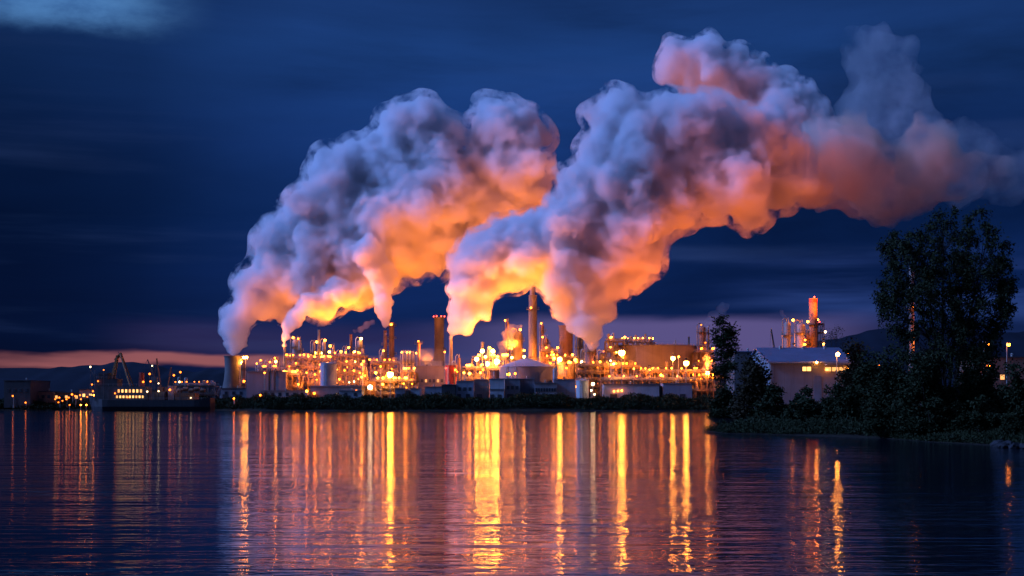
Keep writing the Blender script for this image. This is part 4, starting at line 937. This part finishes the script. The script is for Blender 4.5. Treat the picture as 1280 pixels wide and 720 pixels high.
# -- warehouse group on the right
def warehouse():
    Y0 = 470; s = Y0/F; t = root('warehouse', 960, Y0, 'big white warehouse with a slate blue pitched roof right of the poplar', 'warehouse', z=3.2)
    X = lambda px: (px-960)*s; z = lambda py: wz(py, Y0)-3.2
    x0, x1 = X(962), X(1066); he = z(453); D = 46.0; hr = he+5.2
    b = MB(); b.box(x0, x1, 0, D, -1.5, he)
    # the left gable
    b._a([(x0-.001, 0.02, he), (x0-.001, D-.02, he), (x0-.001, D/2, hr)], [(0,2,1)]); b._a([(x1, .02, he), (x1, D-.02, he), (x1, D/2, hr)], [(0,1,2)])
    b.build('wall', 'concrete_pale', t)
    b = MB()
    for ya, za, yb, zb in ((-.8, he-.15, D/2, hr+.1), (D/2, hr+.1, D+.8, he-.15)):
        b._a([(x0-.8, ya, za+.05), (x1+.8, ya, za+.05), (x1+.8, yb, zb+.05), (x0-.8, yb, zb+.05), (x0-.8, ya, za+.45), (x1+.8, ya, za+.45), (x1+.8, yb, zb+.45), (x0-.8, yb, zb+.45)],
             [(3,2,1,0),(4,5,6,7),(0,1,5,4),(1,2,6,5),(2,3,7,6),(3,0,4,7)])
    b.build('roof', 'roof_blue', t)
    for px in (1005.5, 1011.2):
        f = MB(); f.box(X(px)-.8, X(px)+.8, -.1, -.003, z(464.5), z(458)); fo = f.build('window', 'steel_dark', t)
        MB().box(X(px)-.65, X(px)+.65, -.14, -.103, z(464)+.05, z(458.5)).build('pane', 'win', fo)
    for px in (1035, 1044, 1053): 
        MB().box(X(px)-1.0, X(px)+1.0, -.1, -.003, z(464), z(459)).build('window', 'win_dim', t)
    MB().box(X(1018), X(1027), -.12, -.004, 0, z(470)).build('door', 'clad_grey', t)
    b = MB(); b.tube([(x0+.3, -.3, he-.3), (x0+.3, -.3, 0)], .15, 8); b.tube([(x1-.3, -.3, he-.3), (x1-.3, -.3, 0)], .15, 8); b.beam((x0, -1.0, he-.2), (x1, -1.0, he-.2), .25); b.build('gutter', 'steel', t, True)
    for px in (990, 1020, 1048): MB().cyl(X(px), D*.45, hr-.5, hr+1.0, .6, .45, 12).build('roof_vent', 'steel', t, True)
    for px, py, bm, r in ((1020, 452, 'b_flood', .36), (1033, 461, 'b_yellow', .3), (1058.5, 460, 'b_yellow', .34)): bulb(t, X(px), -1.1, z(py)-.3, r, bm)
    # low canopy at the right
    b = MB(); b.box(X(1030), X(1068), -4.5, -.9, z(456.5), z(455.3)); b.build('canopy', 'roof_grey', t)
warehouse()
shed(918, 962, 440, 505, 20, 'grey lower hall joined to the left end of the white warehouse', 'soot', roofm='roof_blue', z=3.2, wins=0)
lamp_post(1046, 443, 452, 'bright amber lamp post over the right half of the white warehouse', 'b_flood', .6, z=3.2)
lamp_post(1058.5, 441, 470, 'smaller amber lamp post at the right end of the white warehouse', 'b_yellow', .5, z=3.2)
column(984, 402, 9, 640, 'left silo behind the warehouse with a white lamp near its cap', 'tank', 2, 2, 'b_yellow', .5, name='silo', cat='silo')
column(1001, 404, 12, 636, 'fatter silo behind the warehouse with two lamps on it', 'tank', 3, 4, 'b_yellow', .5, name='silo', cat='silo')
column(1010, 416, 5, 640, 'thin lit vessel between the fatter silo and the orange chimney', 'rust', 2, 1, 'b_deep', .4)
chimney(1016.5, 374, 11.5, 640, 'tall orange chimney with a red crown behind the warehouse', 'brick', .9, plats=(.75,), bands=[(.965,1.0,'red')], lamps=[(.76,-.3,'b_red',.34),(1.0,-1.6,'b_red',.34)])
steel_unit(1020, 1030, 405, 646, 8, 'dark lattice stair tower beside the tall orange chimney', 9, 2, m='steel_dark', lamps=3, lm='b_deep', kit=False, seed=24)
flood_mast(992, 436, 622, 'floodlight mast behind the warehouse ridge, before the silos', 3.6e5, .5, 'b_yellow', col=DEEP, tilt=(0,14))
flood_mast(1029, 430, 626, 'floodlight mast behind the warehouse right of the tall orange chimney', 6.5e5, .5, 'b_yellow', col=DEEP, tilt=(0,18))
lamp_post(1031, 415, 620, 'high white lamp post right of the orange chimney', 'b_white', .5)
t = root('mobile_crane', 976, 600, 'dark crane jib leaning left behind the warehouse', 'crane', z=4)
b = MB(); b.box(-2.2, 2.2, -1.5, 1.5, .8, 3.2); b.box(-1, 1.5, -1.2, 1.2, 3.2, 5.4)
for dx in (-1.7, -.6, .6, 1.7):
    for sy in (-1.5, 1.5): b.hcyl((dx, sy-.2, .7), (dx, sy+.2, .7), .65)
b.build('chassis', 'steel_dark', t)
b = MB(); h = wz(412, 600)-4
for a in (-.4, .4): b.beam((0, a, 4), (-4.2, a*.4, h), .3)
b.beam((.9, 0, 4), (-4.0, 0, h+.5), .25); b.beam((-4.2, 0, h), (-4.6, 0, h-7), .1); b.build('jib', 'steel_dark', t)
chimney(1139.5, 335, 7, 430, 'orange-lit stack glimpsed through the leaves of the big birch', 'tank', .9, plats=(.7,), lamps=[(.7,-1.6,'b_deep',.4)], z=3)
flood_mast(1152, 455, 424, 'floodlight mast behind the big birch lighting the hidden stack', 4e4, .4, 'b_deep', z=3, col=DEEP, tilt=(-25,8))
lamp_post(1258.5, 431, 330, 'lone orange lamp post at the far right, right of the birch', 'b_yellow', .42, z=3)
column(1231, 434, 6, 420, 'orange-lit vessel behind the right foliage of the big birch', 'tank', 2, 3, 'b_deep', .4, z=3)
shed(1225, 1330, 447, 440, 20, 'dark hall hidden behind the bushes at the right edge', 'brick', roofm='dark', z=3, wins=6, winm=['glass','win_dim'])
for (px, py, lb) in [(1075,459,'small orange lamp glinting left of the birch trunk'),(1085,466,'lower small orange lamp glinting left of the birch'),(1068,462,'small orange lamp post at the right end of the warehouse'),(1098,458,'small orange lamp glinting behind the birch edge'),(1222,452,'small orange lamp glinting behind the right birch foliage')]:
    lamp_post(px, py, 430, lb, 'b_deep', .45, z=3)
# ------------------------------------------------------------------ trees, bushes, scrub
NR = np.random.RandomState(11)
def leaf_cards(pts, size, droop, rs, aspect=.42):
    """pts (n,3) -> quads, one leaf or leaf spray each"""
    n = len(pts); d = rs.normal(size=(n, 3)); d[:, 2] = d[:, 2]*.6-droop; d /= np.linalg.norm(d, axis=1)[:, None]
    u = rs.normal(size=(n, 3)); w = np.cross(d, u); w /= np.linalg.norm(w, axis=1)[:, None]
    L = size*rs.uniform(.55, 1.3, n)[:, None]; W = L*aspect
    tip = pts+d*L; mid = pts+d*L*.5
    V = np.stack([pts, mid-w*W*.5, tip, mid+w*W*.5], 1).reshape(-1, 3)
    Fc = np.arange(n*4).reshape(n, 4)
    return V, Fc
def mesh_np(name, V, Fc, m, parent=None, loc=None):
    me = bpy.data.meshes.new(name); k = Fc.shape[1]
    me.vertices.add(len(V)); me.vertices.foreach_set('co', np.asarray(V, np.float32).ravel()); me.loops.add(Fc.size)
    me.loops.foreach_set('vertex_index', Fc.ravel().astype(np.int32)); me.polygons.add(len(Fc)); me.polygons.foreach_set('loop_start', (np.arange(len(Fc))*k).astype(np.int32))
    me.update(calc_edges=True); me.materials.append(M[m]); o = bpy.data.objects.new(name, me); C.objects.link(o)
    if parent: o.parent = parent
    if loc is not None: o.location = loc
    return o
def in_poly(px, py, P):
    c = False
    for i in range(len(P)):
        a = P[i]; b = P[i-1]
        if (a[1] > py) != (b[1] > py) and px < (b[0]-a[0])*(py-a[1])/(b[1]-a[1])+a[0]: c = not c
    return c
def tree(name, label, px0, Y, poly, nclump, leaves, lsize, clump_r, droop, bark, leafm, stems=1, z=None, depth=6.0, seed=1, weep=0, trunk_r=.35, fork=.3, cat='tree'):
    rs = np.random.RandomState(seed); x0 = wx(px0, Y); z0 = gz(x0, Y) if z is None else z
    t = empty(name, (x0, Y, z0), label, cat); s = Y/F
    xs = [p[0] for p in poly]; ys = [p[1] for p in poly]; cl = []
    cxm = sum(xs)/len(xs); half = (max(xs)-min(xs))/2
    while len(cl) < nclump:
        px = rs.uniform(min(xs), max(xs)); py = rs.uniform(min(ys), max(ys))
        if in_poly(px, py, poly):
            q = abs(px-cxm)/half; dy = rs.uniform(-1, 1)*depth*math.sqrt(max(.08, 1-q*q))
            cl.append(Vector(((px-px0)*s, dy, wz(py, Y)-z0)))
    for p in poly[:]:   # keep the outline crisp: clumps just inside each corner
        q = Vector(((p[0]+(cxm-p[0])*.05-px0)*s, rs.uniform(-1, 1)*depth*.3, wz(p[1]+2, Y)-z0)); cl.append(q)
    H = max(c.z for c in cl); b = MB(); forkz = H*fork
    tops = []
    for k in range(stems):
        dx = (k-(stems-1)/2); top = Vector((dx*half*s*.75/max(1, stems/2)+rs.uniform(-.4, .4), rs.uniform(-1, 1)*depth*.3, H*(.93 if abs(dx) < 1 else .85)))
        pts = []; base = Vector((dx*.5*trunk_r*2.2, 0, -.5))
        for i in range(9):
            u = i/8; p = base.lerp(top, u); p.x = base.x+(top.x-base.x)*u**1.5+math.sin(u*6+k)*.18; p.y = base.y+(top.y-base.y)*u**1.3+math.cos(u*5+k)*.15; pts.append(p)
        b.tube(pts, trunk_r*(1.0 if stems == 1 else .75), 9, .04); tops.append(pts)
    b.build('trunk', bark, t, True)
    b = MB()
    for c in cl:
        best = None
        for pts in tops:
            for i, p in enumerate(pts[1:-1]):
                if p.z > c.z-.05*H+0 and i > 1: continue
                dd = (p-c).length+max(0, p.z-c.z)*3
                if best is None or dd < best[0]: best = (dd, p, 1-(i+1)/9)
        if best is None: continue
        p = best[1]; mid = p.lerp(c, .5)+Vector((0, 0, (c-p).length*.12)); b.tube([p, p.lerp(mid, .5)+Vector((rs.uniform(-.1,.1), 0, .05)), mid, mid.lerp(c, .6), c], max(.03, trunk_r*.28*best[2]), 5, .012)
    b.build('limb', bark, t, True)
    P = []
    for c in cl:
        rr = clump_r*rs.uniform(.5, 1.35); n = int(leaves*(rr/clump_r)**2)
        q = rs.normal(size=(n, 3))*rr*np.array([.5, .5, .42])+np.array(c)
        P.append(q)
        for j in range(weep):   # hanging sprays
            st = np.array(c)+rs.normal(size=3)*rr*.5; ln = rs.uniform(.8, 3.0)*rr; m = int(ln/.10)
            zz = np.linspace(0, ln, m); P.append(np.stack([st[0]+np.sin(zz*1.3+j)*.10, st[1]+np.cos(zz)*.1, st[2]-zz], 1)+rs.normal(size=(m, 3))*.05)
    P = np.concatenate(P); V, Fc = leaf_cards(P, lsize, droop, rs); mesh_np('crown', V, Fc, leafm, t)
    return t
BIRCH = [(1096,372),(1102,352),(1110,330),(1108,304),(1118,288),(1130,292),(1138,303),(1146,288),(1158,294),(1166,280),(1176,266),(1187,262),(1192,276),(1200,292),(1210,300),(1216,286),(1221,264),(1229,262),(1234,280),(1240,300),(1252,305),(1258,325),(1263,350),(1260,385),(1254,408),(1247,430),(1236,440),(1228,470),(1140,470),(1128,440),(1124,410),(1112,392),(1104,384)]
tree('birch_tree', 'big dark many-stemmed birch on the right bank, its crown high against the sky', 1182, 186, BIRCH, 250, 115, .42, .85, .7, 'bark_dark', 'leaf', stems=5, depth=7, seed=3, weep=5, trunk_r=.34)
POP = [(893,470),(894,448),(896,425),(892,412),(899,400),(905,394),(911,402),(917,415),(919,438),(918,455),(916,475)]
tree('poplar_tree', 'slim upright dark poplar before the dark tower, left of the warehouse', 905, 420, POP, 70, 60, .95, 1.5, .1, 'bark_dark', 'leaf', depth=2.2, seed=5, trunk_r=.3, z=3)
BT = [(1030,450),(1030,425),(1036,412),(1046,405),(1054,412),(1060,425),(1062,445),(1060,470)]
tree('bare_tree', 'thinly leaved tree behind the right end of the white warehouse', 1046, 520, BT, 60, 16, .7, 1.6, 0, 'bark_dark', 'leaf_brown', stems=3, depth=4, seed=6, trunk_r=.3, z=3)
def bush(px0, px1, ytop, Y, label, leafm='leaf', n=None, seed=0, lsize=None, dens=1.5, name='bush', zb=None, group=None):
    rs = np.random.RandomState(seed+int(px0)*3+int(Y)); s = Y/F; W = (px1-px0)*s; x0 = wx((px0+px1)/2, Y); z0 = gz(x0, Y) if zb is None else zb
    H = wz(ytop, Y)-z0; t = empty(name, (x0, Y, z0), label, 'bush', group); ls = lsize or max(.26, Y*.0023)
    nl = int(min(16000, dens*10*W*H/(ls*ls*.42)))
    k = 34; cs = []
    for i in range(k):
        a = rs.uniform(-1, 1); hh = math.sqrt(max(0, 1-a*a))*rs.uniform(.55, 1.0); cs.append((a*W*.46, rs.uniform(-.5, .5)*W*.5, H*hh*rs.uniform(.3, .92), rs.uniform(.11, .24)*max(W, H)*.62))
    cs.append((0, 0, H*.84, .16*H)); cs = np.array(cs); idx = rs.randint(0, len(cs), nl); d = rs.normal(size=(nl, 3)); d /= np.linalg.norm(d, axis=1)[:, None]
    rr = cs[idx, 3]*rs.uniform(.25, 1.0, nl)**.5*(1+.18*rs.normal(size=nl)); P = cs[idx, :3]+d*rr[:, None]*np.array([1, 1, .85]); P[:, 2] = np.clip(P[:, 2], .0, H)
    V, Fc = leaf_cards(P, ls, 0, rs, .55); mesh_np('foliage', V, Fc, leafm, t)
    b = MB()
    for i in range(min(12, k)): c = cs[i]; b.tube([(c[0]*.25, c[1]*.25, -.4), (c[0]*.6, c[1]*.6, c[2]*.5), (c[0], c[1], c[2])], .05+H*.008, 5, .02)
    b.build('stem', 'bark_dark', t, True)
for i, (a, b_, yt, Y, lm, lb) in enumerate([
  (920,966,438,330,'leaf_brown','rounded brown bush in front of the grey hall, right of the poplar'),
  (884,925,478,400,'leaf','low dark bush at the foot of the poplar'),
  (948,985,478,300,'leaf','dark bush under the left end of the white warehouse'),
  (985,1030,482,280,'leaf','low bush in front of the middle of the white warehouse'),
  (1030,1068,474,270,'leaf','bush covering the right foot of the white warehouse'),
  (1058,1112,434,230,'leaf','tall dark bush between the warehouse and the birch'),
  (1052,1084,420,420,'leaf_brown','loose brownish bush top behind the tall dark bush'),
  (1088,1142,428,192,'leaf','dense bush left of the birch stems'),
  (1125,1200,432,181,'leaf','broad bush wrapped round the foot of the birch'),
  (1190,1250,428,183,'leaf','dense bush right of the birch stems'),
  (1236,1300,450,200,'leaf','bush under the lone orange lamp at the right edge'),
  (1275,1340,452,210,'leaf','bush cut off by the right edge of the view'),
  (935,985,500,250,'leaf','low bush on the near spit behind its tip'),
  (975,1035,494,232,'leaf','second low bush on the near spit'),
  (1025,1090,488,215,'leaf','wide low bush on the bank left of the birch'),
  (1080,1140,492,185,'leaf','low bush nearest the water left of the birch'),
  (1135,1200,496,178,'leaf','low bush nearest the water below the birch'),
  (1195,1262,492,172,'leaf','low bush nearest the water right of the birch'),
  (1255,1320,498,161,'leaf','low waterside bush at the right edge')]):
    bush(a, b_, yt, Y, lb, lm, seed=i)
# scrub along both banks: uncountable low growth
def scrub():
    rs = np.random.RandomState(5); P = []; S = []
    def strip(px0, px1, Yc, dY, n, h0, h1, ls, wlen=9):
        px = rs.uniform(px0, px1, n); Yv = Yc(px)+rs.uniform(0, dY, n); X = (px-640)/F*Yv
        g = gheight(X, Yv); hh = h0+(h1-h0)*(.5+.5*np.sin(X/wlen+np.sin(X/wlen*2.3)*1.5))*rs.uniform(.3, 1, n)
        ok = g > .02; z = g+rs.uniform(0, 1, n)*hh
        P.append(np.stack([X, Yv, z], 1)[ok]); S.append(np.full(ok.sum(), ls))
    cx = [c[0] for c in COAST]; cyv = [c[1] for c in COAST]
    strip(-60, 900, lambda p: np.interp(p, cx[:8], cyv[:8])+1, 17, 100000, 1.0, 4.2, 1.1)
    strip(880, 1340, lambda p: np.interp(p, cx[12:], cyv[12:])-1.5, 18, 60000, .25, 1.3, .42, 3)
    strip(885, 1340, lambda p: np.interp(p, cx[12:], cyv[12:])+14, 120, 50000, .3, 2.2, .7, 5)
    strip(915, 1100, lambda p: 330+0*p, 260, 30000, .5, 2.6, .9, 7)
    V = []; Fc = []; k = 0
    for p, sz in zip(P, S):
        v, f = leaf_cards(p, sz[0], -.5, rs, .35); V.append(v); Fc.append(f+k); k += len(v)
    o = mesh_np('undergrowth', np.concatenate(V), np.concatenate(Fc), 'leaf'); tag(o, 'dark tangled scrub and grass covering the river banks', 'undergrowth', kind='stuff')
scrub()
# rocks at the right edge
rr = random.Random(4)
for i in range(9):
    px = 1244+rr.random()*50; Y = 150+rr.random()*3-(px-1244)*.12; x = wx(px, Y); r = .35+rr.random()*.5
    v, f = ICOS[2]; b = MB(); b._a([(p[0]*r*1.3+mnoise.noise(Vector((p[0]*2+i, p[1]*2, p[2]*2)))*r*.5, p[1]*r, p[2]*r*.7+mnoise.noise(Vector((p[1]*2, p[2]*2+i, 3)))*r*.4) for p in v], [tuple(q) for q in f])
    o = b.build('rock', 'rock', None, False, (x, Y, max(.1, gz(x, Y))+.1)); o.rotation_euler.z = rr.random()*6
    tag(o, 'dark rounded boulder in the riprap at the right waterline', 'rock', 'boulders at the right waterline')
plume('steam_wisp', 'orange steam curling round the wide column left of the tall chimney', [(646,412,4),(640,412,8),(634,420,9),(630,432,9),(628,443,8),(640,428,9),(650,407,5)], 742, .6, .10, 21, disp=(.8,.4), group='small steam wisps')
plume('steam_wisp', 'fiery lit steam low between the dark tower and the poplar', [(884,470,5),(882,462,7),(887,455,8),(884,448,6),(878,468,6)], 688, .6, .10, 22, disp=(.8,.4), group='small steam wisps')
plume('steam_wisp', 'faint mauve wisp leaving the thin plain chimney of the left unit', [(439,418,2.5),(443,415,4),(450,411,5),(458,407,6),(466,403,5)], 735, .6, .05, 23, disp=(.8,.4), group='small steam wisps')
plume('steam_wisp', 'faint reddish wisp above the dark tower beside the poplar', [(881,407,3),(886,401,6),(893,394,8),(902,386,8),(909,383,6)], 732, .6, .03, 24, disp=(.8,.4), group='small steam wisps')
plume('steam_wisp', 'tiny wisp above the left silo behind the warehouse', [(984,401,2.5),(981,396,4),(977,390,4)], 642, .5, .04, 25, disp=(.8,.4), group='small steam wisps')

_p = [(x, 474+6*math.sin(x*.07), 30+8*math.sin(x*.05)) for x in range(330, 900, 22)]  # mist volume added so the lamps get a soft halo
_o = plume('glow_mist', 'thin added mist that haloes the lamps among the refinery structures', _p, 712, 2.0, .005, 31, disp=(.8,.3), group=None)
_o['kind'] = 'stuff'; _o['category'] = 'mist'
